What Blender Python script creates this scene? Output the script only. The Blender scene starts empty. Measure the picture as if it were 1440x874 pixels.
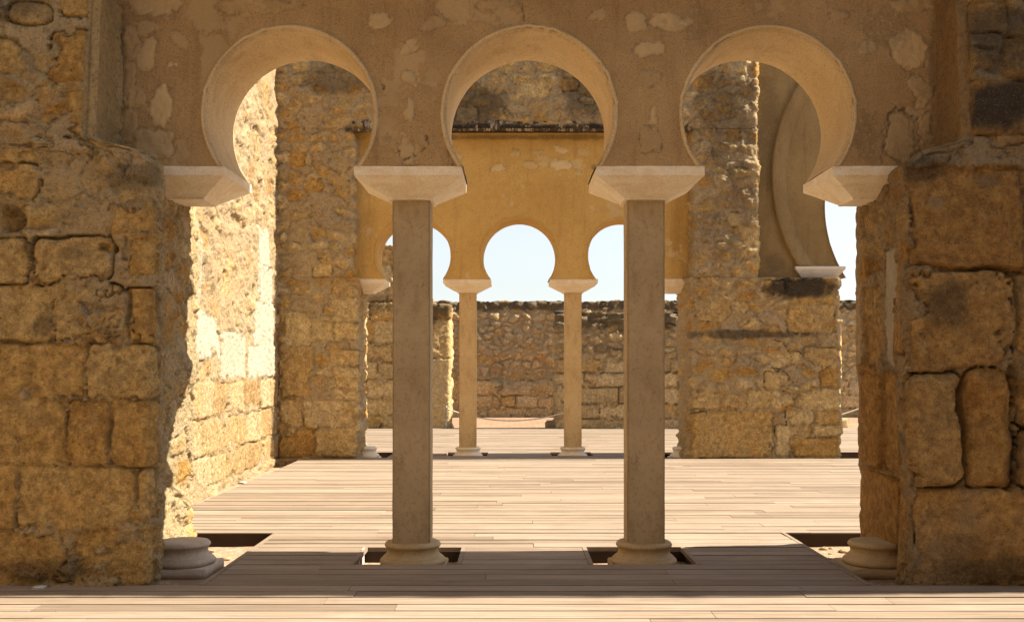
import bpy, bmesh, math, random
import numpy as np
C = bpy.context.scene.collection
F = 1450.0; HC = 1.5
# ------------------------------------------------------------------ camera, sky, sun, exposure
sc = bpy.context.scene
cam_d = bpy.data.cameras.new('camera'); cam = bpy.data.objects.new('camera', cam_d); C.objects.link(cam)
cam.location = (0, 0, HC); cam.rotation_euler = (math.radians(90), 0, 0)
cam_d.sensor_width = 36; cam_d.lens = F / 1440 * 36
cam_d.shift_y = (518 - 437) / 1440
cam_d.clip_end = 2000
sc.camera = cam
SUN_E, KY = 45.0, 0.045
sdir = np.array([math.cos(math.radians(SUN_E)), KY * math.sin(math.radians(SUN_E)), math.sin(math.radians(SUN_E))])
az = math.atan2(sdir[1], sdir[0])
w = bpy.data.worlds.new('World'); sc.world = w; w.use_nodes = True
nt = w.node_tree; bg = nt.nodes['Background']
sky = nt.nodes.new('ShaderNodeTexSky'); sky.sky_type = 'NISHITA'; sky.sun_disc = False
sky.sun_elevation = math.radians(SUN_E); sky.sun_rotation = math.pi / 2 - az
sky.air_density = 1.0; sky.dust_density = 1.0; sky.ozone_density = 0.6
hs = nt.nodes.new('ShaderNodeHueSaturation'); hs.inputs['Saturation'].default_value = .42
nt.links.new(sky.outputs[0], hs.inputs['Color']); nt.links.new(hs.outputs[0], bg.inputs[0]); bg.inputs[1].default_value = 0.064
sl = bpy.data.lights.new('sun', 'SUN'); so = bpy.data.objects.new('sun', sl); C.objects.link(so)
sl.energy = 5.0; sl.angle = math.radians(0.55); sl.color = (1.0, 0.90, 0.74)
from mathutils import Vector
so.rotation_euler = Vector((-sdir[0], -sdir[1], -sdir[2])).to_track_quat('-Z', 'Y').to_euler()
sc.view_settings.view_transform = 'Standard'; sc.view_settings.look = 'None'
sc.view_settings.exposure = 1.6; sc.view_settings.gamma = 1.0
sc.cycles.use_denoising = True
sc.cycles.max_bounces = 10; sc.cycles.diffuse_bounces = 7

# ------------------------------------------------------------------ noise
def _h(ix, iy, iz, seed):
    n = (ix * 374761393 + iy * 668265263 + iz * 2147483647 + seed * 1274126177) & 0xffffffff
    n = ((n ^ (n >> 13)) * 1274126177) & 0xffffffff
    n = ((n ^ (n >> 16)) * 2246822519) & 0xffffffff
    return ((n ^ (n >> 15)) & 0xffffff) / float(0xffffff)
def vn(x, y, z=0.0, seed=0):
    x = np.asarray(x, float); y = np.asarray(y, float) + 0 * x; z = np.asarray(z, float) + 0 * x
    ix, iy, iz = [np.floor(a).astype(np.int64) for a in (x, y, z)]
    fx, fy, fz = x - ix, y - iy, z - iz
    fx, fy, fz = [a * a * (3 - 2 * a) for a in (fx, fy, fz)]
    r = 0
    for dx in (0, 1):
        wx = fx if dx else 1 - fx
        for dy in (0, 1):
            wy = fy if dy else 1 - fy
            for dz in (0, 1):
                wz = fz if dz else 1 - fz
                r = r + _h(ix + dx, iy + dy, iz + dz, seed) * wx * wy * wz
    return r
def fbm(x, y, z=0.0, seed=0, oct=4, gain=0.5):
    a, s, t = 1.0, 0, 0
    for o in range(oct):
        s = s + a * (vn(x * 2 ** o, y * 2 ** o, np.asarray(z) * 2 ** o, seed + o * 17) * 2 - 1); t += a; a *= gain
    return s / t
def ss(a, b, x):
    t = np.clip((x - a) / (b - a), 0, 1); return t * t * (3 - 2 * t)
def cells(x, y, seed):
    ix, iy = np.floor(x).astype(np.int64), np.floor(y).astype(np.int64)
    f1 = np.full(x.shape, 9.); f2 = f1.copy(); idv = np.zeros(x.shape)
    for dx in (-1, 0, 1):
        for dy in (-1, 0, 1):
            cx, cy = ix + dx, iy + dy
            px = cx + .5 + .8 * (_h(cx, cy, 1, seed) - .5); py = cy + .5 + .7 * (_h(cx, cy, 2, seed) - .5)
            d = np.hypot(px - x, py - y); i = _h(cx, cy, 3, seed)
            m = d < f1
            f2 = np.where(m, f1, np.minimum(f2, d)); idv = np.where(m, i, idv); f1 = np.where(m, d, f1)
    return f1, f2, idv

# ------------------------------------------------------------------ masonry relief: s along the wall, z up
def relief(S, Z, sp):
    sd = sp.get('seed', 1)
    wx = fbm(S * 3.1, Z * 3.1, 0, sd + 5, 4, .6) ; wz = fbm(S * 3.3, Z * 3.3, 7, sd + 9, 3)
    ca, cb = sp.get('cell', (.28, .17)); wa = sp.get('warp', .06)
    f1, f2, idv = cells((S + wa * wx) / ca, (Z + wa * wz) / cb, sd)
    e = f2 - f1
    keep = ss(sp.get('cover', .15) - .08, sp.get('cover', .15) + .08, _hn(idv, sd))      # some cells vanish under render
    st = ss(.03, sp.get('soft', .35), e) * keep
    amp = sp.get('amp', .035)
    h = st * amp * (.45 + .9 * idv) + (1 - keep) * amp * .75
    tint = np.where(keep > .5, idv, .35 + .3 * fbm(S * 2, Z * 2, 3, sd)); mort = 1 - st
    pale = np.zeros(S.shape)
    best = np.full(S.shape, -9.)
    wv = sp.get('wob', 1.); wsx = wv * (.022 * fbm(S * 6, Z * 6, 0, sd + 3, 5, .62) + .035 * wx); wsz = wv * (.022 * fbm(S * 6, Z * 6, 5, sd + 4, 5, .62) + .03 * wz)
    fill = ss(-.3, .15, fbm(S * 2.3, Z * 2.3, 6, sd + 8, 3)) * sp.get('fill', .9)
    smear = .16 * ss(.14, .60, fbm(S * 2.1, Z * 2.6, 5, sd + 90, 5, .6)) * sp.get('smear', 1.)
    lo_s, hi_s, lo_z, hi_z = S.min(), S.max(), Z.min(), Z.max()
    for k, b in enumerate(sp.get('blocks', [])):
        s0, z0, s1, z1 = b[:4]; o = b[4] if len(b) > 4 else {}
        if s1 < lo_s - .1 or s0 > hi_s + .1 or z1 < lo_z - .1 or z0 > hi_z + .1: continue
        ii = np.nonzero((S > s0 - .06) & (S < s1 + .06) & (Z > z0 - .06) & (Z < z1 + .06))
        if len(ii[0]) == 0: continue
        s, z = S[ii] + wsx[ii], Z[ii] + wsz[ii]
        cx, cz, hx, hz = (s0 + s1) / 2, (z0 + z1) / 2, (s1 - s0) / 2, (z1 - z0) / 2
        r = min(o.get('r', .035), hx * .9, hz * .9)
        qx, qz = np.abs(s - cx) - hx + r, np.abs(z - cz) - hz + r
        d = -(np.hypot(np.maximum(qx, 0), np.maximum(qz, 0)) + np.minimum(np.maximum(qx, qz), 0) - r)
        rr = random.Random(k * 31 + sd)
        d = d - smear[ii] * (0 if o.get('clean') else 1)
        m = (d > -.012) & (d > best[ii])
        smr = smear[ii] * (0 if o.get('clean') else 1)
        if not m.any(): continue
        jj = tuple(a[m] for a in ii); dm = d[m]
        best[jj] = dm
        ins = ss(-.004, o.get('bev', .016) * (1 + 1.2 * np.clip(wx[jj] * 2, -.5, 1)), dm)
        edge = ss(-.006, .006, dm)
        tl = ((s - cx)[m] * rr.uniform(-1, 1) * .06 + (z - cz)[m] * rr.uniform(-1, 1) * .06)
        top = o.get('h', amp * rr.uniform(.6, 1.25)) + tl
        gap = o.get('gap', sp.get('gap', -.022)); fj = fill[jj] * (0 if 'gap' in o else 1)
        ins = ins + (1 - ins) * fj * .85; edge = edge + (1 - edge) * fj * .9
        gv = gap * (smr[m] < .004)
        h[jj] = gv * (1 - edge) + (ins * top) * edge
        tint[jj] = o.get('tint', rr.uniform(.1, .95)); mort[jj] = (1 - edge) * .8
        pale[jj] = o.get('pale', 0.)
    for g in sp.get('holes', []):
        cx, cz, rx, rz, dep = g
        d = np.hypot((S + wsx * 2 - cx) / rx, (Z + wsz * 2 - cz) / rz)
        h = h - dep * ss(1.15, .75, d)
    und = fbm(S * 1.7, Z * 1.7, 2, sd + 20, 3); mid = fbm(S * 9, Z * 11, 4, sd + 21, 4, .6)
    fine = fbm(S * 38, Z * 42, 4, sd + 25, 3, .6)
    rg = sp.get('rough', 1.)
    # peeling, ledge-like render: stepped noise
    pe = fbm(S * 4.2, Z * 6.5, 9, sd + 33, 4, .55); step = ss(-.05, .03, pe) + ss(.2, .26, pe)
    nb = best < 0
    crev = ss(.055, .0, np.abs(fbm(S * 3.6, Z * 5.5, 11, sd + 71, 5, .62))) * ss(-.1, .25, fbm(S * 1.9, Z * 1.9, 3, sd + 75, 3))
    h = h + rg * (.022 * und + .011 * mid + .0065 * fine) + rg * np.where(nb, .016, 0.) * step - rg * np.where(nb, .016, .006) * crev
    pit = fbm(S * 23, Z * 26, 1, sd + 40, 3, .6)
    h = h - rg * sp.get('pit', .012) * ss(.28, .55, pit)
    stain = np.zeros(S.shape)
    for g in sp.get('stains', []):
        cx, cz, rx, rz, a = g
        d = np.hypot((S - cx) / rx, (Z - cz) / rz) + .6 * fbm(S * 4, Z * 4, 3, sd + 50, 6, .65)
        stain = np.maximum(stain, a * ss(1.1, .5, d))
    for g in sp.get('pales', []):
        cx, cz, rx, rz, a = g
        d = np.hypot((S - cx) / rx, (Z - cz) / rz) + .4 * fbm(S * 7, Z * 7, 3, sd + 60, 4, .6)
        pale = np.maximum(pale, a * ss(1.05, .85, d))
    for (fs0, fs1, fz0, fz1, ft, fp) in sp.get('flats', []):
        m = ss(fs0 - .02, fs0 + .02, S) * ss(fs1 + .02, fs1 - .02, S) * ss(fz0 - .03, fz0 + .03, Z) * ss(fz1 + .03, fz1 - .03, Z)
        h = h * (1 - m) + m * (.004 * fine + .006 * und); tint = tint * (1 - m) + ft * m; mort = mort * (1 - m) + .5 * m; pale = np.maximum(pale, fp * m)
    for (c0, c1, cf) in sp.get('calm', []):
        m = ss(c0 - .05, c0 + .05, S) * ss(c1 + .08, c1 - .08, S); h = h * (1 - m * (1 - cf))
    for pts in sp.get('cracks', []):
        dm = np.full(S.shape, 9.)
        for (a, b), (c, d2) in zip(pts[:-1], pts[1:]):
            vx, vz = c - a, d2 - b; L = vx * vx + vz * vz + 1e-9
            t = np.clip(((S - a) * vx + (Z - b) * vz) / L, 0, 1)
            dm = np.minimum(dm, np.hypot(S + wsx - a - t * vx, Z + wsz - b - t * vz))
        c_ = ss(.013, .004, dm); h = h - .02 * c_; stain = np.maximum(stain, c_)
    mk = np.stack([np.clip(tint, 0, 1), np.clip(mort, 0, 1), np.clip(stain, 0, 1), np.clip(pale, 0, 1)], -1)
    return h, mk
def _hn(v, seed):
    return _h((v * 1e6).astype(np.int64), np.int64(7), np.int64(3), seed)
def courses(s0, s1, z0, z1, hr, wr, seed, **o):
    r = random.Random(seed); out = []; z = z0
    while z < z1 - .04:
        hh = r.uniform(*hr); hh = min(hh, z1 - z)
        if z1 - z - hh < hr[0] * .5: hh = z1 - z
        s = s0 - r.uniform(0, wr[0])
        while s < s1:
            ww = r.uniform(*wr)
            dz = r.uniform(0, .03)
            out.append((s + .006, z + .006, s + ww - .006, z + hh - .006 - dz, dict(o)))
            s += ww
        z += hh
    return out

# ------------------------------------------------------------------ mesh building
def mesh_obj(name, co, faces, mat, parent=None, mk=None, smooth=True):
    me = bpy.data.meshes.new(name)
    co = np.asarray(co, np.float32); 
    if isinstance(faces, np.ndarray):
        nv = faces.shape[1]; nf = faces.shape[0]
        me.vertices.add(len(co)); me.vertices.foreach_set('co', co.ravel())
        me.loops.add(nf * nv); me.loops.foreach_set('vertex_index', faces.astype(np.int32).ravel())
        me.polygons.add(nf); me.polygons.foreach_set('loop_start', np.arange(0, nf * nv, nv, dtype=np.int32))
        me.update(calc_edges=True)
    else:
        me.from_pydata([tuple(map(float, c)) for c in co], [], faces)
    me.polygons.foreach_set('use_smooth', np.full(len(me.polygons), bool(smooth)))
    if mk is not None:
        a = me.attributes.new('mk', 'FLOAT_COLOR', 'POINT'); a.data.foreach_set('color', np.asarray(mk, np.float32).ravel())
    me.validate(); me.materials.append(mat)
    o = bpy.data.objects.new(name, me); C.objects.link(o)
    if parent: o.parent = parent
    return o
def tag(o, label=None, cat=None, group=None, kind=None):
    if label: o['label'] = label
    if cat: o['category'] = cat
    if group: o['group'] = group
    if kind or cat: o['kind'] = kind or 'thing'
    return o
def empty(name, loc=(0, 0, 0)):
    o = bpy.data.objects.new(name, None); C.objects.link(o); o.location = loc; o.empty_display_size = .2; return o
def adopt(ch, par):
    ch.parent = par; ch.matrix_parent_inverse = par.matrix_basis.inverted() if False else ch.matrix_parent_inverse
    ch.location = ch.location - par.location
    return ch
def zrows(spec):
    out = [spec[0][0]]
    for a, b, r in spec:
        n = max(1, int(round((b - a) / r))); out += list(np.linspace(a, b, n + 1)[1:])
    return np.array(out)
def masonry(name, plans, res, zsp, sp, mat, parent=None, ztop=None, s_at=None, sm=5):
    """closed wall: plans = [(z, [(x,y)...])], res per edge, zsp = [(z0,z1,res)], s_at=(edge index, X) so that s == X on that edge"""
    zz = zrows(zsp)
    base = np.array(plans[0][1], float); n = len(base)
    ei, ef, sl_ = [], [], []; L = 0
    for i in range(n):
        a, b = base[i], base[(i + 1) % n]; d = float(np.hypot(*(b - a)))
        dm = max([np.hypot(*(np.array(p[1][(i + 1) % n]) - np.array(p[1][i]))) for p in plans])
        m = max(1, int(round(max(d, dm) / res[i])))
        for k in range(m):
            ei.append(i); ef.append(k / m); sl_.append(L + d * k / m)
        if i == n - 1: sl_[-m:] = [-(d - d * k / m) for k in range(m)]
        L += d
    ei = np.array(ei); ef = np.array(ef); s = np.array(sl_)
    if s_at == 'y': s = s + base[0][1]
    elif s_at is not None:
        j = s_at; st = s[np.nonzero(ei == j)[0][0]]; s = s - st + base[j][0]
    pz = np.array([p[0] for p in plans]); pp = np.array([p[1] for p in plans], float)
    ns, nz = len(s), len(zz)
    zt = np.full(ns, zz[-1]) if ztop is None else ztop(s)
    Zg = np.repeat(zz[None, :], ns, 0)
    if ztop is not None: Zg = zz[0] + (Zg - zz[0]) * ((zt - zz[0]) / (zz[-1] - zz[0]))[:, None]
    PX = np.zeros((ns, nz)); PY = np.zeros((ns, nz))
    for j in range(nz):
        q = np.stack([np.interp(zz[j], pz, pp[:, k, c]) for k in range(n) for c in (0, 1)]).reshape(n, 2)
        a, b = q[ei], q[(ei + 1) % n]
        P = a + (b - a) * ef[:, None]
        for _ in range(sm): P = .25 * np.roll(P, 1, 0) + .5 * P + .25 * np.roll(P, -1, 0)
        PX[:, j], PY[:, j] = P[:, 0], P[:, 1]
    tx = np.roll(PX, -1, 0) - np.roll(PX, 1, 0); ty = np.roll(PY, -1, 0) - np.roll(PY, 1, 0)
    l = np.hypot(tx, ty) + 1e-9; nx, ny = ty / l, -tx / l
    Sg = np.repeat(s[:, None], nz, 1)
    h, mk = relief(Sg, Zg, sp)
    hz = 0
    co = np.stack([PX + nx * h, PY + ny * h, Zg], -1).reshape(-1, 3)
    i, j = np.meshgrid(np.arange(ns), np.arange(nz - 1), indexing='ij'); i2 = (i + 1) % ns
    q = np.stack([i * nz + j, i2 * nz + j, i2 * nz + j + 1, i * nz + j + 1], -1).reshape(-1, 4)
    # cap: shrink the top ring towards the wall's spine
    top = np.arange(ns) * nz + nz - 1; cen = co[top].copy()
    lo, hi = co[top].min(0), co[top].max(0)
    if hi[0] - lo[0] > hi[1] - lo[1]: cen[:, 1] = (lo[1] + hi[1]) / 2; hw = (hi[1] - lo[1]) / 2; cen[:, 0] = np.clip(cen[:, 0], lo[0] + hw * .9, hi[0] - hw * .9)
    else: cen[:, 0] = (lo[0] + hi[0]) / 2; hw = (hi[0] - lo[0]) / 2; cen[:, 1] = np.clip(cen[:, 1], lo[1] + hw * .9, hi[1] - hw * .9)
    cen[:, 2] += .02
    c0 = len(co); ar = np.arange(ns); ar2 = (ar + 1) % ns
    q2 = np.stack([top[ar], top[ar2], c0 + ar2, c0 + ar], -1)
    bot = np.arange(ns) * nz
    cb = cen.copy(); cb[:, 2] = co[bot][:, 2]; c1 = c0 + ns
    q3 = np.stack([bot[ar2], bot[ar], c1 + ar, c1 + ar2], -1)
    co = np.concatenate([co, cen, cb]); mk = np.concatenate([mk.reshape(-1, 4), mk[:, -1, :], mk[:, 0, :]])
    return mesh_obj(name, co, np.concatenate([q, q2, q3]), mat, parent, mk)

def box_bm(bm, x0, x1, y0, y1, z0, z1):
    vs = [bm.verts.new(p) for p in ((x0, y0, z0), (x1, y0, z0), (x1, y1, z0), (x0, y1, z0), (x0, y0, z1), (x1, y0, z1), (x1, y1, z1), (x0, y1, z1))]
    for f in ((0, 3, 2, 1), (4, 5, 6, 7), (0, 1, 5, 4), (1, 2, 6, 5), (2, 3, 7, 6), (3, 0, 4, 7)): bm.faces.new([vs[i] for i in f])
    return vs
def bm_obj(name, bm, mat, parent=None, smooth=False, loc=(0, 0, 0)):
    bmesh.ops.recalc_face_normals(bm, faces=bm.faces)
    me = bpy.data.meshes.new(name); bm.to_mesh(me); bm.free(); me.materials.append(mat)
    if smooth: me.polygons.foreach_set('use_smooth', np.ones(len(me.polygons), bool))
    o = bpy.data.objects.new(name, me); C.objects.link(o); o.location = loc
    if parent: o.parent = parent
    return o
def wear(bm, amp, freq, seed):
    """bevelled, subdivided and worn by noise so that edges are not razor clean"""
    co = np.array([v.co[:] for v in bm.verts])
    d = [fbm(co[:, 0] * freq, co[:, 1] * freq, co[:, 2] * freq, seed + k * 7, 4, .55) * amp for k in range(3)]
    chip = ss(.25, .5, fbm(co[:, 0] * freq * .8, co[:, 1] * freq * .8, co[:, 2] * freq * .8, seed + 31, 3))
    cen = co.mean(0)
    for i, v in enumerate(bm.verts):
        v.co += Vector((d[0][i], d[1][i], d[2][i])); 

# ------------------------------------------------------------------ materials
def new_mat(name):
    m = bpy.data.materials.new(name); m.use_nodes = True
    n = m.node_tree.nodes; b = n['Principled BSDF']; b.inputs['Roughness'].default_value = .92
    b.inputs['Specular IOR Level'].default_value = .2
    return m, m.node_tree, b
class G:
    def __init__(s, nt): s.nt = nt; s.tc = nt.nodes.new('ShaderNodeTexCoord')
    def noise(s, sc_, det=6, rough=.6, scale=None, dist=0):
        n = s.nt.nodes.new('ShaderNodeTexNoise'); n.inputs['Scale'].default_value = sc_; n.inputs['Detail'].default_value = det
        n.inputs['Roughness'].default_value = rough; n.inputs['Distortion'].default_value = dist
        s.nt.links.new(s.vec(scale), n.inputs['Vector']); return n.outputs['Fac']
    def vec(s, scale=None):
        if scale is None: return s.tc.outputs['Object']
        mp = s.nt.nodes.new('ShaderNodeMapping'); mp.inputs['Scale'].default_value = scale
        s.nt.links.new(s.tc.outputs['Object'], mp.inputs['Vector']); return mp.outputs[0]
    def voro(s, sc_, feat='F1'):
        n = s.nt.nodes.new('ShaderNodeTexVoronoi'); n.inputs['Scale'].default_value = sc_; n.feature = feat
        s.nt.links.new(s.tc.outputs['Object'], n.inputs['Vector']); return n.outputs['Distance']
    def ramp(s, fac, stops):
        n = s.nt.nodes.new('ShaderNodeValToRGB'); e = n.color_ramp.elements
        while len(e) > 1: e.remove(e[-1])
        e[0].position = stops[0][0]; e[0].color = (*stops[0][1], 1)
        for p, c in stops[1:]:
            k = e.new(p); k.color = (*c, 1)
        s.nt.links.new(fac, n.inputs[0]); return n.outputs[0]
    def step(s, fac, a, b, c0=0., c1=1.):
        n = s.nt.nodes.new('ShaderNodeMapRange'); n.interpolation_type = 'SMOOTHSTEP'
        n.inputs[1].default_value = a; n.inputs[2].default_value = b; n.inputs[3].default_value = c0; n.inputs[4].default_value = c1
        s.nt.links.new(fac, n.inputs[0]); return n.outputs[0]
    def mix(s, fac, a, b, mode='MIX'):
        n = s.nt.nodes.new('ShaderNodeMix'); n.data_type = 'RGBA'; n.blend_type = mode
        for sock, v in ((n.inputs[0], fac), (n.inputs[6], a), (n.inputs[7], b)):
            if isinstance(v, (int, float)): sock.default_value = v
            elif isinstance(v, tuple): sock.default_value = (*v, 1)
            else: s.nt.links.new(v, sock)
        return n.outputs[2]
    def math(s, op, a, b=0.):
        n = s.nt.nodes.new('ShaderNodeMath'); n.operation = op
        for sock, v in ((n.inputs[0], a), (n.inputs[1], b)):
            if isinstance(v, (int, float)): sock.default_value = v
            else: s.nt.links.new(v, sock)
        return n.outputs[0]
    def attr(s):
        n = s.nt.nodes.new('ShaderNodeAttribute'); n.attribute_name = 'mk'
        q = s.nt.nodes.new('ShaderNodeSeparateColor'); s.nt.links.new(n.outputs['Color'], q.inputs[0])
        return q.outputs[0], q.outputs[1], q.outputs[2], n.outputs['Alpha']
    def bump(s, h, b, st=.5, dist=.01):
        n = s.nt.nodes.new('ShaderNodeBump'); n.inputs['Strength'].default_value = st; n.inputs['Distance'].default_value = dist
        s.nt.links.new(h, n.inputs['Height']); s.nt.links.new(n.outputs[0], b.inputs['Normal'])
def stone_mat(name, tints, mortar, dark=(.045, .035, .026), pale=(.62, .52, .38), stain_amt=1., patina=.5, grey=.3):
    m, nt, b = new_mat(name); g = G(nt); T, M, S, A = g.attr()
    n1 = g.noise(3.2, 10, .68); n2 = g.noise(13, 10, .72); n3 = g.noise(75, 6, .75); n5 = g.noise(30, 8, .7); n4 = g.noise(1.1, 5, .6, dist=.6)
    t = g.math('ADD', T, g.math('MULTIPLY', g.math('SUBTRACT', n1, .5), .8))
    k = len(tints); col = g.ramp(t, [(i / (k - 1), c) for i, c in enumerate(tints)])
    col = g.mix(g.step(n2, .35, .68), g.mix(1., col, (.66, .60, .54), 'MULTIPLY'), g.mix(1., col, (1.18, 1.14, 1.05), 'MULTIPLY'))
    mo = g.mix(g.step(n2, .3, .7), mortar, tuple(c * .68 for c in mortar))
    col = g.mix(g.math('MULTIPLY', M, .8), col, mo)
    # broad grey weathering and ochre bloom
    col = g.mix(g.math('MULTIPLY', g.step(n4, .52, .68), grey), col, (.30, .25, .19))
    col = g.mix(g.math('MULTIPLY', g.step(n4, .46, .30), .35), col, g.mix(1., col, (1.1, .86, .58), 'MULTIPLY'))
    # dark lichen
    li = g.math('MULTIPLY', g.step(n1, .56, .70), g.step(n3, .40, .60))
    col = g.mix(g.math('MULTIPLY', li, patina), col, dark)
    # fine grains
    col = g.mix(1., col, g.ramp(n3, [(.30, (.62, .59, .56)), (.48, (1, 1, 1)), (.7, (1.22, 1.2, 1.16))]), 'MULTIPLY')
    col = g.mix(1., col, g.ramp(n5, [(.34, (.66, .62, .57)), (.47, (1, 1, 1)), (.66, (1.14, 1.12, 1.08))]), 'MULTIPLY')
    pc = g.mix(g.step(n2, .3, .7), pale, tuple(c * .8 for c in pale))
    col = g.mix(A, col, pc)
    sf = g.math('MULTIPLY', S, g.step(g.math('ADD', n2, g.math('MULTIPLY', S, .35)), .42, .62))
    col = g.mix(g.math('MULTIPLY', sf, stain_amt), col, g.mix(g.step(n3, .52, .7), dark, (.22, .19, .15)))
    nt.links.new(col, b.inputs['Base Color'])
    hh = g.math('ADD', g.math('MULTIPLY', n3, .7), g.math('ADD', g.math('MULTIPLY', n2, 1.2), n5))
    g.bump(hh, b, 1., .042)
    return m
OCH = [(.48, .28, .085), (.62, .41, .155), (.67, .49, .225), (.57, .43, .22), (.76, .62, .38)]
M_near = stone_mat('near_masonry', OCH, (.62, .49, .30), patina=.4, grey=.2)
M_right = stone_mat('shaded_masonry', [(.43, .24, .078), (.52, .325, .12), (.50, .35, .165), (.60, .44, .23)], (.46, .34, .20), patina=.6, grey=.4)  # darker copy of the near masonry; the right pier's shade is in the tints
M_room = stone_mat('room_masonry', [(.42, .28, .13), (.50, .36, .18), (.56, .43, .25), (.62, .50, .33)], (.52, .40, .25), patina=.12, pale=(.62, .54, .41), grey=.1)
M_rear = stone_mat('rear_masonry', [(.54, .325, .10), (.65, .44, .165), (.60, .44, .22), (.70, .53, .26), (.76, .61, .36)], (.58, .45, .28), patina=.35, grey=.25)
M_far = stone_mat('far_masonry', [(.60, .42, .18), (.52, .41, .24), (.70, .55, .32), (.62, .51, .33)], (.50, .40, .25), patina=.45, grey=.4)
def plaster_mat(name, c, c2, spots=.35, stone=(.50, .38, .21), smooth=False):
    m, nt, b = new_mat(name); g = G(nt); T, M, S, A = g.attr()
    n1 = g.noise(1.3, 6, .6, dist=.4); n2 = g.noise(9, 8, .65); n3 = g.noise(90, 4, .7); n4 = g.noise(26, 6, .6)
    col = g.mix(g.step(n1, .3, .7), c, c2)
    col = g.mix(g.math('MULTIPLY', g.step(n2, .45, .75), .35), col, g.mix(1., col, (.72, .68, .64), 'MULTIPLY'))
    col = g.mix(1., col, g.ramp(n3, [(.32, (.62, .60, .57)), (.48, (1, 1, 1)), (.7, (1.2, 1.18, 1.15))]), 'MULTIPLY')
    col = g.mix(g.math('MULTIPLY', g.step(n4, .60, .70), spots), col, g.mix(1., col, (.62, .55, .50), 'MULTIPLY'))
    n8 = g.noise(3, 7, .65, (2.2, 1, .22))
    col = g.mix(g.math('MULTIPLY', g.step(n8, .52, .68), .38), col, g.mix(1., col, (.62, .57, .52), 'MULTIPLY'))
    col = g.mix(g.math('MULTIPLY', g.step(n8, .46, .32), .30), col, g.mix(1., col, (1.2, 1.17, 1.1), 'MULTIPLY'))
    sc_ = g.ramp(g.math('ADD', T, g.math('MULTIPLY', g.math('SUBTRACT', n2, .5), .7)), [(0, tuple(x * .78 for x in stone)), (.5, stone), (1, tuple(x * 1.2 for x in stone))])
    col = g.mix(A, col, sc_)
    sf = g.math('MULTIPLY', S, g.step(g.math('ADD', n4, g.math('MULTIPLY', S, .4)), .45, .62))
    col = g.mix(sf, col, (.07, .052, .035))
    nt.links.new(col, b.inputs['Base Color'])
    g.bump(g.math('ADD', n3, n4), b, .3 if smooth else .8, .010)
    return m
M_plF = plaster_mat('weathered_plaster', (.44, .295, .145), (.35, .225, .105), stone=(.48, .345, .18))
M_intr = plaster_mat('smooth_plaster', (.60, .46, .27), (.53, .39, .21), spots=.1, smooth=True)
M_plR = plaster_mat('ochre_plaster', (.58, .375, .125), (.52, .32, .10), spots=.15, stone=(.60, .46, .26))
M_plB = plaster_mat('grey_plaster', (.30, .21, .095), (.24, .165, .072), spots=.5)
def marble_mat(name, c, c2, vein):
    m, nt, b = new_mat(name); g = G(nt); b.inputs['Roughness'].default_value = .7
    n1 = g.noise(4, 6, .6, (1, 1, 2.5), 1.2); n2 = g.noise(16, 6, .65, (3, 3, .7)); n3 = g.noise(80, 4, .6)
    col = g.mix(g.step(n1, .35, .65), c, c2)
    col = g.mix(g.math('MULTIPLY', g.step(n2, .55, .72), .45), col, vein)
    col = g.mix(1., col, g.ramp(n3, [(.3, (.84, .83, .82)), (.6, (1.03, 1.03, 1.03))]), 'MULTIPLY')
    nt.links.new(col, b.inputs['Base Color']); g.bump(g.math('ADD', n3, n2), b, .35, .006); return m
M_imp = marble_mat('cream_limestone', (.82, .72, .56), (.74, .60, .41), (.58, .40, .20))
M_base = marble_mat('pinkish_marble', (.50, .41, .32), (.42, .34, .26), (.30, .22, .16))
M_basey = marble_mat('ochre_limestone', (.48, .36, .20), (.42, .30, .155), (.30, .20, .10))
M_white = marble_mat('white_marble', (.72, .68, .62), (.64, .60, .55), (.5, .44, .38))
def shaft_mat(name, a, c):
    m, nt, b = new_mat(name); g = G(nt)
    n1 = g.noise(1.6, 6, .6); n2 = g.noise(42, 6, .7); n3 = g.noise(130, 3, .7); v = g.voro(60); n6 = g.noise(7, 8, .7, (1, 1, .35))
    col = g.mix(g.step(n1, .35, .7), a, c)
    col = g.mix(g.math('MULTIPLY', g.step(n6, .48, .66), .45), col, g.mix(1., col, (.62, .56, .50), 'MULTIPLY'))
    col = g.mix(g.math('MULTIPLY', g.step(n2, .54, .64), .5), col, g.mix(1., col, (.52, .46, .40), 'MULTIPLY'))
    col = g.mix(g.math('MULTIPLY', g.step(n3, .60, .7), .4), col, tuple(x * 1.5 for x in a))
    col = g.mix(g.math('MULTIPLY', g.step(v, .20, .08), .5), col, (.09, .065, .04))
    nt.links.new(col, b.inputs['Base Color']); g.bump(g.math('SUBTRACT', n2, g.math('MULTIPLY', g.step(v, .3, .05), .8)), b, .45, .006); return m
M_shaft = shaft_mat('cast_stone', (.45, .345, .21), (.36, .27, .155)); M_shaftg = shaft_mat('golden_cast_stone', (.60, .44, .23), (.52, .36, .17))
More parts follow.
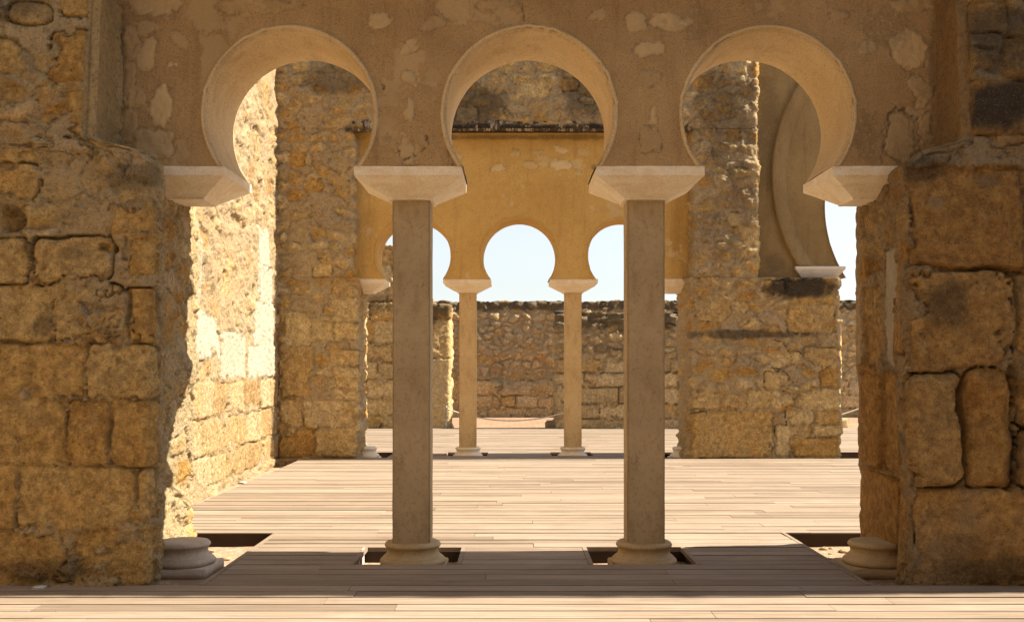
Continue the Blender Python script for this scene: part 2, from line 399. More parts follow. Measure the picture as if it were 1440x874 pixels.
def wood_mat(name, cols):
    m, nt, b = new_mat(name); g = G(nt); T, M, S, A = g.attr(); b.inputs['Roughness'].default_value = .75
    n1 = g.noise(3, 6, .6, (.5, 16, 1), .3); n2 = g.noise(6, 5, .65, (.8, 60, 1)); n3 = g.noise(.9, 6, .6)
    k = len(cols)
    col = g.ramp(g.math('ADD', g.math('MULTIPLY', T, .8), g.math('MULTIPLY', g.math('SUBTRACT', n3, .5), .5)), [(i / (k - 1), c) for i, c in enumerate(cols)])
    col = g.mix(g.step(n1, .35, .7), g.mix(1., col, (.74, .70, .66), 'MULTIPLY'), g.mix(1., col, (1.1, 1.09, 1.06), 'MULTIPLY'))
    col = g.mix(g.math('MULTIPLY', g.step(n2, .55, .7), .35), col, g.mix(1., col, (.5, .42, .36), 'MULTIPLY'))
    n7 = g.noise(1.6, 9, .72)
    col = g.mix(g.math('MULTIPLY', g.step(n7, .52, .66), .35), col, g.mix(1., col, (1.3, 1.3, 1.28), 'MULTIPLY'))
    col = g.mix(g.math('MULTIPLY', g.step(n7, .46, .34), .35), col, g.mix(1., col, (.72, .68, .64), 'MULTIPLY'))
    nt.links.new(col, b.inputs['Base Color']); g.bump(n2, b, .35, .004); return m
M_deck = wood_mat('weathered_decking', [(.215, .167, .125), (.275, .217, .165), (.325, .262, .205), (.245, .19, .142)])
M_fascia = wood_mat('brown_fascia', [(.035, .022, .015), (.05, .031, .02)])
def ground_mat(name, a, bcol, c):
    m, nt, b = new_mat(name); g = G(nt); n1 = g.noise(1.2, 8, .65); n2 = g.noise(12, 8, .7); n3 = g.noise(60, 4, .7)
    col = g.mix(g.step(n1, .3, .7), a, bcol); col = g.mix(g.step(n2, .48, .68), col, c)
    col = g.mix(1., col, g.ramp(n3, [(.3, (.7, .7, .7)), (.7, (1.15, 1.15, 1.15))]), 'MULTIPLY')
    nt.links.new(col, b.inputs['Base Color']); g.bump(g.math('ADD', n2, n3), b, .9, .02); return m
M_ground = ground_mat('dry_earth', (.42, .30, .19), (.34, .22, .14), (.50, .42, .32))
def brick_mat():
    m, nt, b = new_mat('brick_paving'); g = G(nt)
    br = nt.nodes.new('ShaderNodeTexBrick'); nt.links.new(g.tc.outputs['Object'], br.inputs['Vector'])
    br.inputs['Scale'].default_value = 1; br.inputs['Brick Width'].default_value = .32; br.inputs['Row Height'].default_value = .2
    br.inputs['Mortar Size'].default_value = .012; br.inputs['Color1'].default_value = (.22, .125, .075, 1); br.inputs['Color2'].default_value = (.29, .175, .11, 1)
    br.inputs['Mortar'].default_value = (.30, .22, .15, 1); n2 = g.noise(5, 8, .7)
    nt.links.new(g.mix(g.step(n2, .5, .66), br.outputs['Color'], (.32, .22, .14)), b.inputs['Base Color']); g.bump(n2, b, .6, .02); return m
M_brick = brick_mat()
def plain(name, c, r=.6, met=0.):
    m, nt, b = new_mat(name); g = G(nt); n = g.noise(40, 4, .6)
    nt.links.new(g.mix(g.step(n, .3, .7), tuple(x * .8 for x in c), c), b.inputs['Base Color']); b.inputs['Roughness'].default_value = r; b.inputs['Metallic'].default_value = met; return m
M_rope = plain('pale_rope', (.62, .54, .42), .9); M_metal = plain('dull_steel', (.35, .33, .30), .5, .7); M_lens = plain('frosted_lens', (.62, .60, .56), .4)

M_gapshade = plain('gap_shade_black', (.02, .017, .014), .9)  # near-black colour that supplies the shade between deck boards
# ------------------------------------------------------------------ pixel helpers (the photo's numbers turned into metres on a wall plane)
def X(px, Y): return (px - 720) / F * Y
def Z(py, Y): return HC + (518 - py) / F * Y
def B(Y, x0, y0, x1, y1, **o): return (X(x0, Y), Z(y1, Y), X(x1, Y), Z(y0, Y), o)
def E(Y, cx, cy, rx, ry, a): return (X(cx, Y), Z(cy, Y), rx / F * Y, ry / F * Y, a)
def CR(Y, *p): return [(X(a, Y), Z(b, Y)) for a, b in p]

# ------------------------------------------------------------------ ground and paving (setting)
def ground():
    xs = np.concatenate([[-900, -200, -60, -20], np.linspace(-9, 13, 110), [25, 70, 220, 900]])
    ys = np.concatenate([[-600, -150, -40, -10], np.linspace(-4, 34, 190), [50, 100, 300, 900]])
    gx, gy = np.meshgrid(xs, ys, indexing='ij')
    inner = (gx > -9) & (gx < 13) & (gy > -4) & (gy < 34)
    gz = -.125 + np.where(inner, .018 * fbm(gx * 3, gy * 3, 0, 3, 4), 0)
    co = np.stack([gx, gy, gz], -1).reshape(-1, 3); nx, ny = gx.shape
    i, j = np.meshgrid(np.arange(nx - 1), np.arange(ny - 1), indexing='ij')
    q = np.stack([i * ny + j, (i + 1) * ny + j, (i + 1) * ny + j + 1, i * ny + j + 1], -1).reshape(-1, 4)
    tag(mesh_obj('ground', co, q, M_ground), 'dry sandy earth showing in the pits and around the decking', kind='structure')
ground()
P0, PW = 7.15, .19
HOLES = []            # x0,x1,k0,k1 in board rows
cols_x = (-.788, 1.049)
for cx in cols_x: HOLES.append((cx - .46, cx + .40, 4, 8))
for cx in cols_x: HOLES.append((cx - .36, cx + .36, 56, 60))
HOLES.append((5.3, 7.3, 53, 60))
def row_span(k):
    y = P0 + k * PW
    if k < 0: return (-9.5, 9.5)
    if k < 12: return (-2.14, 2.46)
    if k < 53: return (-3.5, 8.5)
    if k < 60: return (-2.12, 2.55) if k >= 54 else (-2.62, 7.5)
    return (-3.9, 11)
def decking():
    r = random.Random(5); co, mk, fs = [], [], []
    shade_rows = []
    def board(x0, x1, y0, y1, zt, t):
        n = len(co); z0 = zt - .035
        tilt = r.uniform(-.0015, .0015)
        for (x, y, z) in ((x0, y0, z0), (x1, y0, z0), (x1, y1, z0), (x0, y1, z0), (x0, y0, zt), (x1, y0, zt), (x1, y1, zt + tilt), (x0, y1, zt + tilt)):
            co.append((x, y, z)); mk.append((t, r.random(), 0, 0))
        for f in ((4, 5, 6, 7), (0, 1, 5, 4), (1, 2, 6, 5), (2, 3, 7, 6), (3, 0, 4, 7), (0, 3, 2, 1)): fs.append([n + a for a in f])
    for k in range(-56, 100):
        a, b = row_span(k); y0 = P0 + k * PW
        iv = [(a, b)]
        if 60 <= k: pass
        for hx0, hx1, k0, k1 in HOLES:
            if k0 <= k < k1:
                nv = []
                for u, v in iv:
                    if hx1 <= u or hx0 >= v: nv.append((u, v)); continue
                    if u < hx0: nv.append((u, hx0))
                    if v > hx1: nv.append((hx1, v))
                iv = nv
        if 54 <= k < 60: iv.append((5.5, 9.5)) if False else None
        for u, v in iv:
            x = u; first = True
            while x < v - 1e-6:
                L = r.uniform(2.2, 4.6) if not first else r.uniform(.6, 4.2); first = False
                e = min(v, x + L)
                if v - e < .3: e = v
                g_ = r.choice((.010, .014, .018, .024, .030)) if r.random() < .65 else .012
                board(x + .0015, e - .0025, y0 + g_ / 2, y0 + PW - g_ / 2, r.uniform(-.002, .002), r.random())
                x = e
        for u, v in iv: shade_rows.append((u, v, y0))
    # border boards along the pits' sides
    for hx0, hx1, k0, k1 in HOLES[:2]:
        for x in (hx0 - .0, hx1 - .035): board(x, x + .035, P0 + k0 * PW + .002, P0 + k1 * PW - .002, .004, .3)
    for x, k1 in ((-2.175, 12), (2.46, 12)): board(x, x + .035, P0 + .01, P0 + k1 * PW - .004, .004, .35)
    mc = [p for u, v, y in shade_rows for p in ((u + .01, y, -.045), (v - .01, y, -.045), (v - .01, y + PW, -.045), (u + .01, y + PW, -.045))]
    tag(mesh_obj('deck_gap_shade', np.array(mc), np.arange(len(mc)).reshape(-1, 4), M_gapshade, smooth=False), 'added black sheet under the boards, standing in for shade in the gaps', kind='structure')  # sheet added to paint shade into the gaps, over sunlit earth
    return tag(mesh_obj('decking', np.array(co), np.array(fs), M_deck, mk=np.array(mk), smooth=False), 'weathered boards of the walkway', kind='structure')
decking()
def fascia():
    bm = bmesh.new()
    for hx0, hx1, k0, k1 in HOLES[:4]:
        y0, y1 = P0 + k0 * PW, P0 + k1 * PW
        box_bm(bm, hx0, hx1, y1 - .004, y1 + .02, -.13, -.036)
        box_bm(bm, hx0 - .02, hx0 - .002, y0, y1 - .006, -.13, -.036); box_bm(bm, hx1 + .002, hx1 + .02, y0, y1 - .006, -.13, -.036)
    y = P0 + 12 * PW
    box_bm(bm, -3.5, -2.15, y - .012, y + .012, -.12, -.006); box_bm(bm, 2.47, 4.6, y - .012, y + .012, -.12, -.006)
    y = P0 + 60 * PW
    box_bm(bm, -2.62, -2.13, y - .012, y + .012, -.12, -.006); box_bm(bm, 5.5, 7.2, y - .012, y + .012, -.12, -.006)
    box_bm(bm, -9, -2.6, P0 - .03, P0 - .006, -.13, -.036); box_bm(bm, -3.52, -3.503, P0 + 12 * PW + .02, P0 + 53 * PW, -.13, -.03)
    o = bm_obj('decking_fascia', bm, M_fascia)
    a = o.data.attributes.new('mk', 'FLOAT_COLOR', 'POINT')
    tag(o, 'dark brown boards closing the deck edges around the pits', kind='structure')
fascia()
bm = bmesh.new(); box_bm(bm, -6, 12, 26.2, 33.5, -.2, -.03)
tag(bm_obj('brick_paving', bm, M_brick), 'reddish worn brick paving in front of the far wall', kind='structure')

# ------------------------------------------------------------------ left pier (near)
YN = 7.15
lp = [(0, [(-7, 7.15), (-3.05, 7.15), (-2.54, 7.15), (-2.50, 7.3), (-2.64, 7.5), (-2.86, 7.8), (-2.88, 8.5), (-2.80, 9.05), (-7, 9.05)]),
      (1.05, [(-7, 7.16), (-3.05, 7.16), (-2.54, 7.16), (-2.50, 7.3), (-2.62, 7.5), (-2.80, 7.8), (-2.82, 8.5), (-2.78, 9.0), (-7, 9.0)]),
      (1.5, [(-7, 7.17), (-3.05, 7.17), (-2.54, 7.18), (-2.51, 7.3), (-2.60, 7.5), (-2.72, 7.8), (-2.69, 8.5), (-2.72, 8.8), (-7, 8.8)]),
      (2.95, [(-7, 7.30), (-3.05, 7.30), (-2.54, 7.29), (-2.53, 7.4), (-2.60, 7.5), (-2.73, 7.8), (-2.70, 8.5), (-2.72, 8.8), (-7, 8.8)]),
      (3.04, [(-7, 7.31), (-3.05, 7.31), (-2.66, 7.32), (-2.62, 7.42), (-2.68, 7.55), (-2.75, 7.8), (-2.75, 8.5), (-2.75, 8.8), (-7, 8.8)]),
      (3.12, [(-7, 7.32), (-3.05, 7.32), (-2.965, 7.34), (-2.965, 7.42), (-2.975, 7.6), (-2.98, 7.79), (-2.98, 8.5), (-2.98, 8.8), (-7, 8.8)]),
      (3.7, [(-7, 7.38), (-3.05, 7.38), (-2.965, 7.40), (-2.975, 7.53), (-2.975, 7.6), (-2.98, 7.79), (-2.98, 8.5), (-2.98, 8.8), (-7, 8.8)]),
      (4.7, [(-7, 7.5), (-3.05, 7.5), (-2.98, 7.5), (-2.975, 7.53), (-2.975, 7.6), (-2.98, 7.79), (-2.98, 8.5), (-2.98, 8.8), (-7, 8.8)]),
      (5.2, [(-7, 7.27), (-3.05, 7.27), (-2.98, 7.27), (-2.975, 7.25), (-2.975, 7.4), (-2.98, 7.79), (-2.98, 8.5), (-2.98, 8.8), (-7, 8.8)])]  # unseen top leans forward, shaped to throw the deck shadow further out
Y = YN
bl = [B(Y, -60, 655, 22, 745, tint=.3), B(Y, 25, 655, 192, 745, tint=.45, r=.05), B(Y, 196, 655, 222, 745, tint=.5),
      B(Y, -60, 750, 98, 822, tint=.35, h=.01), B(Y, 102, 748, 222, 822, tint=.4, h=.015),
      B(Y, -60, 564, 92, 652, tint=.35, h=.03), B(Y, 96, 566, 152, 652, tint=.2, h=.035), B(Y, 157, 563, 222, 652, tint=.3, h=.03),
      B(Y, -60, 484, 118, 560, tint=.3, h=.035), B(Y, 121, 483, 222, 560, tint=.55, h=.03),
      B(Y, -60, 400, 70, 480, tint=.5, h=.035, r=.04), B(Y, 73, 399, 128, 480, tint=.6, h=.03, r=.03), B(Y, 124, 398, 166, 480, tint=.75, h=.045, r=.05, gap=-.05),
      B(Y, 171, 404, 214, 482, tint=.25, h=.035, r=.03, gap=-.05),
      B(Y, -50, 332, 32, 396, tint=.5, h=.035, r=.06, gap=-.04), B(Y, 39, 331, 150, 397, tint=.6, h=.045, r=.07, bev=.03, gap=-.05),
      B(Y, 178, 335, 212, 384, tint=.25, h=.04), B(Y, 148, 284, 212, 328, tint=.35, h=.045), B(Y, -40, 225, 45, 275, tint=.4, h=.03, r=.08)]
Y = 7.5
bl += [B(Y, 83, 48, 143, 126, tint=.15, h=.04, r=.08), B(Y, 112, 140, 143, 208, tint=.3, h=.035, r=.03), B(Y, 20, 10, 84, 40, tint=.6, h=.03, r=.1), B(Y, 96, -20, 143, 28, tint=.3, h=.03, r=.06),
       B(Y, -60, 60, 40, 110, tint=.4, h=.02, r=.12)]
ls = dict(flats=[(-3.03, -1.8, 3.14, 4.75, .5, .0)], seed=11, cell=(.34, .19), warp=.14, amp=.03, soft=.5, cover=.5, blocks=bl, pit=.010, rough=1.1,
          holes=[(X(8, 7.15), Z(304, 7.15), .11, .10, .12), (X(172, 7.15), Z(440, 7.15), .02, .16, .05), (X(140, 7.15), Z(352, 7.15), .07, .03, .05), (-2.15, 1.92, .10, .10, .09)],
          stains=[E(7.15, 58, 455, 16, 18, .5), E(7.15, 95, 355, 22, 10, .4), E(7.15, 185, 240, 60, 26, .5), E(7.15, 70, 590, 20, 12, .25), E(7.5, 15, 20, 60, 25, .5), E(7.15, 60, 800, 90, 22, .55), E(7.5, 160, 100, 12, 200, .35)],
          pales=[E(7.15, 185, 290, 12, 8, .3), E(7.15, 160, 360, 20, 10, .35)])
M = masonry('stone_pier', lp, [.016, .011, .011, .012, .014, .014, .012, .03, .12], [(-.14, 3.02, .0115), (3.02, 3.13, .004), (3.13, 4.7, .0115), (4.7, 8.2, .08)], ls, M_near, s_at=0,)
# (first edge is long: finer near the frame is not needed as the frame ends 1.1 m from the corner)
tag(M, 'ochre stone pier of large worn blocks at the left edge, its side lit by sun', 'stone pier')

# right pier (near), dark and in shade
rp = [(0, [(2.98, 8.85), (3.01, 8.4), (3.06, 7.85), (2.77, 7.35), (2.79, 7.15), (3.28, 7.15), (9.5, 7.15), (9.5, 8.85)]),
      (.62, [(2.99, 8.85), (3.00, 8.4), (3.04, 7.85), (2.76, 7.35), (2.78, 7.15), (3.28, 7.15), (9.5, 7.15), (9.5, 8.85)]),
      (.68, [(2.95, 8.8), (2.95, 8.4), (2.98, 7.85), (2.80, 7.35), (2.78, 7.16), (3.28, 7.16), (9.5, 7.16), (9.5, 8.8)]),
      (1.42, [(2.95, 8.75), (2.93, 8.4), (2.96, 7.85), (2.80, 7.35), (2.78, 7.18), (3.28, 7.18), (9.5, 7.18), (9.5, 8.8)]),
      (1.56, [(2.87, 8.6), (2.86, 8.3), (2.90, 7.85), (2.82, 7.4), (2.80, 7.2), (3.28, 7.2), (9.5, 7.2), (9.5, 8.6)]),
      (2.95, [(2.87, 8.6), (2.86, 8.3), (2.90, 7.85), (2.83, 7.5), (2.81, 7.32), (3.28, 7.30), (9.5, 7.30), (9.5, 8.6)]),
      (3.05, [(2.95, 8.6), (2.95, 8.3), (2.98, 7.85), (2.95, 7.6), (2.93, 7.36), (3.28, 7.31), (9.5, 7.31), (9.5, 8.6)]),
      (3.12, [(3.21, 8.6), (3.21, 8.3), (3.205, 7.79), (3.20, 7.62), (3.20, 7.34), (3.28, 7.32), (9.5, 7.32), (9.5, 8.6)]),
      (3.7, [(3.21, 8.6), (3.21, 8.3), (3.205, 7.79), (3.20, 7.55), (3.20, 7.4), (3.28, 7.38), (9.5, 7.38), (9.5, 8.6)]),
      (4.7, [(3.21, 8.6), (3.21, 8.3), (3.205, 7.79), (3.20, 7.62), (3.21, 7.5), (3.28, 7.5), (9.5, 7.5), (9.5, 8.6)]),
      (5.2, [(3.21, 8.6), (3.21, 8.3), (3.205, 7.79), (3.20, 7.52), (3.21, 7.2), (3.28, 7.2), (9.5, 7.2), (9.5, 8.6)])]  # unseen top pushed forward and wall run long to shade the block faces
Y = 7.15
sx = X(1284, 7.15)
bl = [B(Y, 1284, 690, 1560, 826, tint=.4, h=.04, r=.05), B(Y, 1276, 522, 1354, 686, tint=.55, h=.09, r=.09, bev=.07, gap=-.08),
      B(Y, 1359, 522, 1424, 688, tint=.25, h=.04, r=.07, bev=.06, gap=-.09), B(Y, 1430, 522, 1500, 600, tint=.3, h=.05, r=.05, gap=-.07), B(Y, 1430, 606, 1500, 686, tint=.3, h=.05, r=.05, gap=-.07),
      B(Y, 1285, 382, 1432, 518, tint=.5, h=.05, r=.03), B(Y, 1436, 382, 1580, 518, tint=.45, h=.04), B(Y, 1286, 232, 1452, 377, tint=.15, h=.03, r=.02), B(Y, 1456, 232, 1560, 377, tint=.2, h=.03)]
# blocks of the reveal (s runs back from the corner: s = sx - distance)
bl += [(sx - 1.05, .72, sx - .35, 1.46, dict(tint=.15, h=.03, r=.06)), (sx - 1.6, .72, sx - 1.07, 1.46, dict(tint=.1, h=.05, r=.06)),
       (sx - 1.7, .0, sx - .9, .66, dict(tint=.2, h=.03, r=.07)), (sx - .9, .0, sx - .05, .66, dict(tint=.3, h=.02, r=.07)),
       (sx - 1.75, 1.55, sx - 1.45, 2.2, dict(tint=.7, h=.02, pale=.25)), (sx - 1.43, 1.55, sx - 1.0, 2.15, dict(tint=.55, h=-.02)),
       (sx - .88, 1.5, sx - .52, 2.42, dict(tint=.9, h=.01, pale=1., clean=1, r=.01)), (sx - .50, 1.6, sx - .1, 2.3, dict(tint=.3, h=.02))]
Yb = 7.5
bl += [B(Yb, 1340, 125, 1460, 196, tint=.2, h=.04), B(Yb, 1350, 8, 1408, 52, tint=.3, h=.02, r=.03), B(Yb, 1400, 60, 1470, 118, tint=.4, h=.02, r=.03)]
rs = dict(calm=[(-3, 1.22, .3)], flats=[(2.0, 3.26, 3.14, 4.75, .1, .0)], seed=23, cell=(.34, .2), warp=.12, amp=.03, soft=.5, cover=.45, blocks=bl, pit=.005, rough=.85,
          holes=[(X(1356, 7.15), Z(600, 7.15), .03, .36, .05), (X(1432, 7.15), Z(535, 7.15), .05, .1, .09), (sx - 1.15, 2.35, .2, .1, .06)],
          cracks=[CR(7.15, (1400, 385), (1425, 420), (1428, 470), (1436, 520)), CR(7.5, (1340, 55), (1390, 50), (1410, 62))],
          stains=[E(7.5, 1395, 160, 75, 42, .9), E(7.5, 1400, 60, 70, 60, .6), E(7.15, 1312, 235, 50, 24, .6), E(7.15, 1330, 430, 40, 45, .6), E(7.15, 1400, 250, 30, 14, .4), E(7.15, 1400, 800, 90, 25, .6), E(7.15, 1440, 640, 30, 80, .35), E(7.15, 1360, 770, 40, 30, .35)],
          pales=[E(7.15, 1325, 280, 14, 10, .2), E(7.15, 1400, 250, 16, 9, .25)])
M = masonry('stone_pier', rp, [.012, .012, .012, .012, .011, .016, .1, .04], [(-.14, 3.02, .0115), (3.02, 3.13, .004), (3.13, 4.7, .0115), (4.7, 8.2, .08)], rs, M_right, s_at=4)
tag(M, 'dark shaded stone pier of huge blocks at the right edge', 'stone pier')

# ------------------------------------------------------------------ horseshoe arch walls
AC = (-1.684, .131, 1.937); AR = .645; AZ = 3.426; ZI = 3.03
def face_grid(x0, x1, z0, z1, res, holes, yf, sgn, field, zfun=None):
    nx, nz = int(round((x1 - x0) / res)) + 1, int(round((z1 - z0) / res)) + 1
    gx, gz = np.meshgrid(np.linspace(x0, x1, nx), np.linspace(z0, z1, nz), indexing='ij')
    inside = np.zeros(gx.shape, bool); dist = np.full(gx.shape, 9.); hk = np.zeros(gx.shape, int)
    for k, (cx, cz, r) in enumerate(holes):
        d = np.hypot(gx - cx, gz - cz) - r
        m = d < dist; dist = np.where(m, d, dist); hk = np.where(m, k, hk)
    inside = dist < 0
    out = ~inside; nb = np.zeros_like(inside)
    for dx in (-1, 0, 1):
        for dz in (-1, 0, 1):
            sh = np.zeros_like(out)
            xs0, xs1 = max(0, dx), nx + min(0, dx); zs0, zs1 = max(0, dz), nz + min(0, dz)
            sh[xs0 - dx:xs1 - dx, zs0 - dz:zs1 - dz] = out[xs0:xs1, zs0:zs1]
            nb |= sh
    snap = inside & nb
    for k, (cx, cz, r) in enumerate(holes):
        m = snap & (hk == k); dx, dz = gx - cx, gz - cz; L = np.hypot(dx, dz) + 1e-9
        gx = np.where(m, cx + dx / L * r, gx); nzv = np.where(m, cz + dz / L * r, gz); gz = np.maximum(nzv, z0)
    h, mk = field(gx, gz)
    h = h * ss(.0, .05, np.maximum(dist, 0))
    co = np.stack([gx, yf + sgn * h, gz], -1).reshape(-1, 3)
    i, j = np.meshgrid(np.arange(nx - 1), np.arange(nz - 1), indexing='ij')
    q = np.stack([i * nz + j, (i + 1) * nz + j, (i + 1) * nz + j + 1, i * nz + j + 1], -1).reshape(-1, 4)
    ok = (~inside | snap).ravel(); sn = snap.ravel()
    keep = ok[q].all(1) & ~sn[q].all(1)
    q = q[keep]
    if sgn > 0: q = q[:, ::-1]
    return co, q, mk.reshape(-1, 4)
def plaster_field(patches, stains, cracks, seed, amp=.004, wavy=1., extra=None, loss=1.):
    def f(S, Z_):
        h = wavy * .008 * fbm(S * 1.5, Z_ * 1.5, 1, seed, 3) + amp * fbm(S * 9, Z_ * 9, 2, seed + 3, 4, .6) + amp * .6 * fbm(S * 40, Z_ * 40, 2, seed + 6, 3)
        tint = .5 + .5 * fbm(S * 2, Z_ * 2, 0, seed + 9); pale = np.zeros(S.shape); st = np.zeros(S.shape)
        wx = .075 * fbm(S * 7, Z_ * 7, 0, seed + 11, 5, .65); wz = .075 * fbm(S * 7, Z_ * 7, 8, seed + 12, 5, .65)
        for p in patches:
            cx, cz, rx, rz, a = p[:5]; t = p[5] if len(p) > 5 else .5
            d = np.hypot((S + wx - cx) / rx, (Z_ + wz - cz) / rz); m = ss(1.06, .94, d)
            lump = .012 * fbm(S * 14, Z_ * 14, 3, seed + 40, 4, .6) + .005
            h = h * (1 - m) + m * (lump - .014 * ss(1.12, 1.0, d) * ss(.85, .97, d))
            pale = np.maximum(pale, m * a); tint = np.where(m > .5, t, tint)
            st = np.maximum(st, .35 * ss(.9, 1.0, d) * ss(1.12, 1.02, d))
        rm = loss * ss(.30, .33, fbm(S * 2.6, Z_ * 2.6, 3, seed + 81, 6, .62)); h = h - .007 * rm; pale = np.maximum(pale, .55 * rm); tint = np.where(rm > .5, .25 + .5 * _h((S * 3).astype(np.int64), (Z_ * 3).astype(np.int64), np.int64(1), seed), tint)
        for g in stains:
            d = np.hypot((S - g[0]) / g[2], (Z_ - g[1]) / g[3]) + .4 * fbm(S * 5, Z_ * 5, 3, seed + 50, 4, .6)
            st = np.maximum(st, g[4] * ss(1.1, .4, d))
        for pts in cracks:
            dm = np.full(S.shape, 9.)
            for (a, b), (c, d2) in zip(pts[:-1], pts[1:]):
                vx, vz = c - a, d2 - b; L = vx * vx + vz * vz + 1e-9
                t = np.clip(((S - a) * vx + (Z_ - b) * vz) / L, 0, 1)
                dm = np.minimum(dm, np.hypot(S + wx * .6 - a - t * vx, Z_ + wz * .6 - b - t * vz))
            c_ = ss(.011, .003, dm); h = h - .010 * c_; st = np.maximum(st, c_ * .8)
        # small pits in the render
        pit = ss(.34, .55, fbm(S * 30, Z_ * 30, 1, seed + 70, 3)); h = h - .004 * pit
        if extra is not None: h, tint, pale, st = extra(S, Z_, h, tint, pale, st)
        return h, np.stack([np.clip(tint, 0, 1), 0 * tint, np.clip(st, 0, 1), np.clip(pale, 0, 1)], -1)
    return f
def intrados(arcs, yf, yb, parent, mat, name='arch_soffit', lip=.012, z0=ZI):
    """plastered soffit of each arch with a thin rounded rim"""
    for (cx, cz, r) in arcs:
        th = math.asin((cz - z0) / r) if cz - z0 < r else math.pi / 2
        A = np.linspace(-th, math.pi + th, 150)
        D = yb - yf
        prof = [(r + .030, yf + .01), (r + .026, yf - .004), (r + .018, yf - .013), (r + .006, yf - .014), (r, yf - .004), (r, yf + .026), (r - .012, yf + .032), (r - .012, yf + .06)]
        prof += [(r - .011, y) for y in np.linspace(yf + .1, yb - .03, 26)] + [(r - .008, yb - .005), (r + .002, yb + .004), (r + .03, yb + .003), (r + .03, yb - .01)]
        R, Yp = np.array(prof).T
        aa, rr = np.meshgrid(A, R, indexing='ij'); yy = np.repeat(Yp[None, :], len(A), 0)
        n = .005 * fbm(aa * 2.5, yy * 4, cx, 31, 3) + .0015 * fbm(aa * 14, yy * 18, cx, 33, 3)
        chip = ss(.30, .5, fbm(aa * 7, rr * 0 + cx, 2, 35, 3)) * .008 * (np.arange(len(R)) < 8)
        rr = rr + n * (np.arange(len(R)) > 2) + chip
        yy = yy + chip * .6
        co = np.stack([cx + rr * np.cos(aa), yy, cz + rr * np.sin(aa)], -1)
        co[..., 2] = np.maximum(co[..., 2], z0 + .0005)
        nr = len(R); i, j = np.meshgrid(np.arange(len(A) - 1), np.arange(nr - 1), indexing='ij')
        q = np.stack([i * nr + j, i * nr + j + 1, (i + 1) * nr + j + 1, (i + 1) * nr + j], -1).reshape(-1, 4)
        mk = np.zeros((len(A) * nr, 4)); mk[:, 0] = .5
        mesh_obj(name, co.reshape(-1, 3), q, mat, parent, mk)
def arch_wall(x0, x1, yf, yb, zt, arcs, res, field, mat, name, parent, z0=ZI, resb=.04):
    cf, qf, mf = face_grid(x0, x1, z0, zt, res, arcs, yf, -1, field)
    back = plaster_field([], [], [], 77)
    cb, qb, mb = face_grid(x0, x1, z0, zt, resb, arcs, yb, 1, back)
    co = [cf, cb]; q = [qf, qb + len(cf)]; mk = [mf, mb]; n = len(cf) + len(cb)
    ex = []; 
    # bottom strips between the arches, sides and top
    spans = [x0]
    for cx, cz, r in arcs:
        hc = math.sqrt(max(r * r - (cz - z0) ** 2, 0)); spans += [cx - hc, cx + hc]
    spans.append(x1)
    for a, b in zip(spans[0::2], spans[1::2]):
        if b - a > .01: ex.append([(a, yf, z0), (a, yb, z0), (b, yb, z0), (b, yf, z0)])
    ex.append([(x0, yf, zt), (x1, yf, zt), (x1, yb, zt), (x0, yb, zt)])
    ex.append([(x0, yf, z0), (x0, yf, zt), (x0, yb, zt), (x0, yb, z0)]); ex.append([(x1, yf, z0), (x1, yb, z0), (x1, yb, zt), (x1, yf, zt)])
    e = np.array(ex).reshape(-1, 3); co.append(e); q.append(np.arange(len(e)).reshape(-1, 4) + n)
    m = np.zeros((len(e), 4)); m[:, 0] = .5; mk.append(m)
    return mesh_obj(name, np.concatenate(co), np.concatenate(q), mat, parent, np.concatenate(mk))

def impost_bm(wx, wy, bx_, by_, h, ha, seed, cen=(0, 0)):
    """z from -h (bottom) to 0; top half-sizes wx, wy; bottom half-sizes bx_, by_; band height ha"""
    bm = bmesh.new()
    rings = [(wx, wy, 0), (wx, wy, -ha), (wx - .012, wy - .012, -ha - .006)]
    nseg = 8
    for k in range(1, nseg + 1):
        t = k / nseg; rings.append((wx - .012 + (bx_ - wx + .012) * t, wy - .012 + (by_ - wy + .012) * t, -ha - .006 + (-h + ha + .006 + .012) * t))
    rings.append((bx_, by_, -h))
    vs = []
    for (a, b, z) in rings:
        vs.append([bm.verts.new((cen[0] * (1 if z > -.1 else 1) + sx_ * a, cen[1] + sy_ * b, z)) for sx_, sy_ in ((-1, -1), (1, -1), (1, 1), (-1, 1))])
    for r0, r1 in zip(vs[:-1], vs[1:]):
        for k in range(4): bm.faces.new((r0[k], r1[k], r1[(k + 1) % 4], r0[(k + 1) % 4]))
    bm.faces.new(vs[0]); bm.faces.new(vs[-1][::-1])
    # arrises rounded, then divided for wear
    ed = [e for e in bm.edges if len(e.link_faces) == 2 and e.calc_face_angle(0) > .5]
    bmesh.ops.bevel(bm, geom=ed, offset=.006, segments=2, affect='EDGES', profile=.6)
    for _ in range(3):
        ll = [e for e in bm.edges if e.calc_length() > .05]
        bmesh.ops.subdivide_edges(bm, edges=ll, cuts=1, use_grid_fill=True)
    bmesh.ops.triangulate(bm, faces=[f for f in bm.faces if len(f.verts) > 4])
    wear(bm, .004, 14, seed)
    return bm
def lathe_bm(bm, prof, seg=56, cx=0, cy=0):
    rings = []
    for (r, z) in prof:
        rings.append([bm.verts.new((cx + r * math.cos(2 * math.pi * k / seg), cy + r * math.sin(2 * math.pi * k / seg), z)) for k in range(seg)])
    for a, b in zip(rings[:-1], rings[1:]):
        for k in range(seg): bm.faces.new((a[k], a[(k + 1) % seg], b[(k + 1) % seg], b[k]))
    bm.faces.new(rings[0][::-1]); bm.faces.new(rings[-1])
def arc(r0, z0, r1, z1, bulge, n=7):
    out = []
    for k in range(n + 1):
        t = k / n; out.append((r0 + (r1 - r0) * t + bulge * math.sin(math.pi * t), z0 + (z1 - z0) * t))
    return out
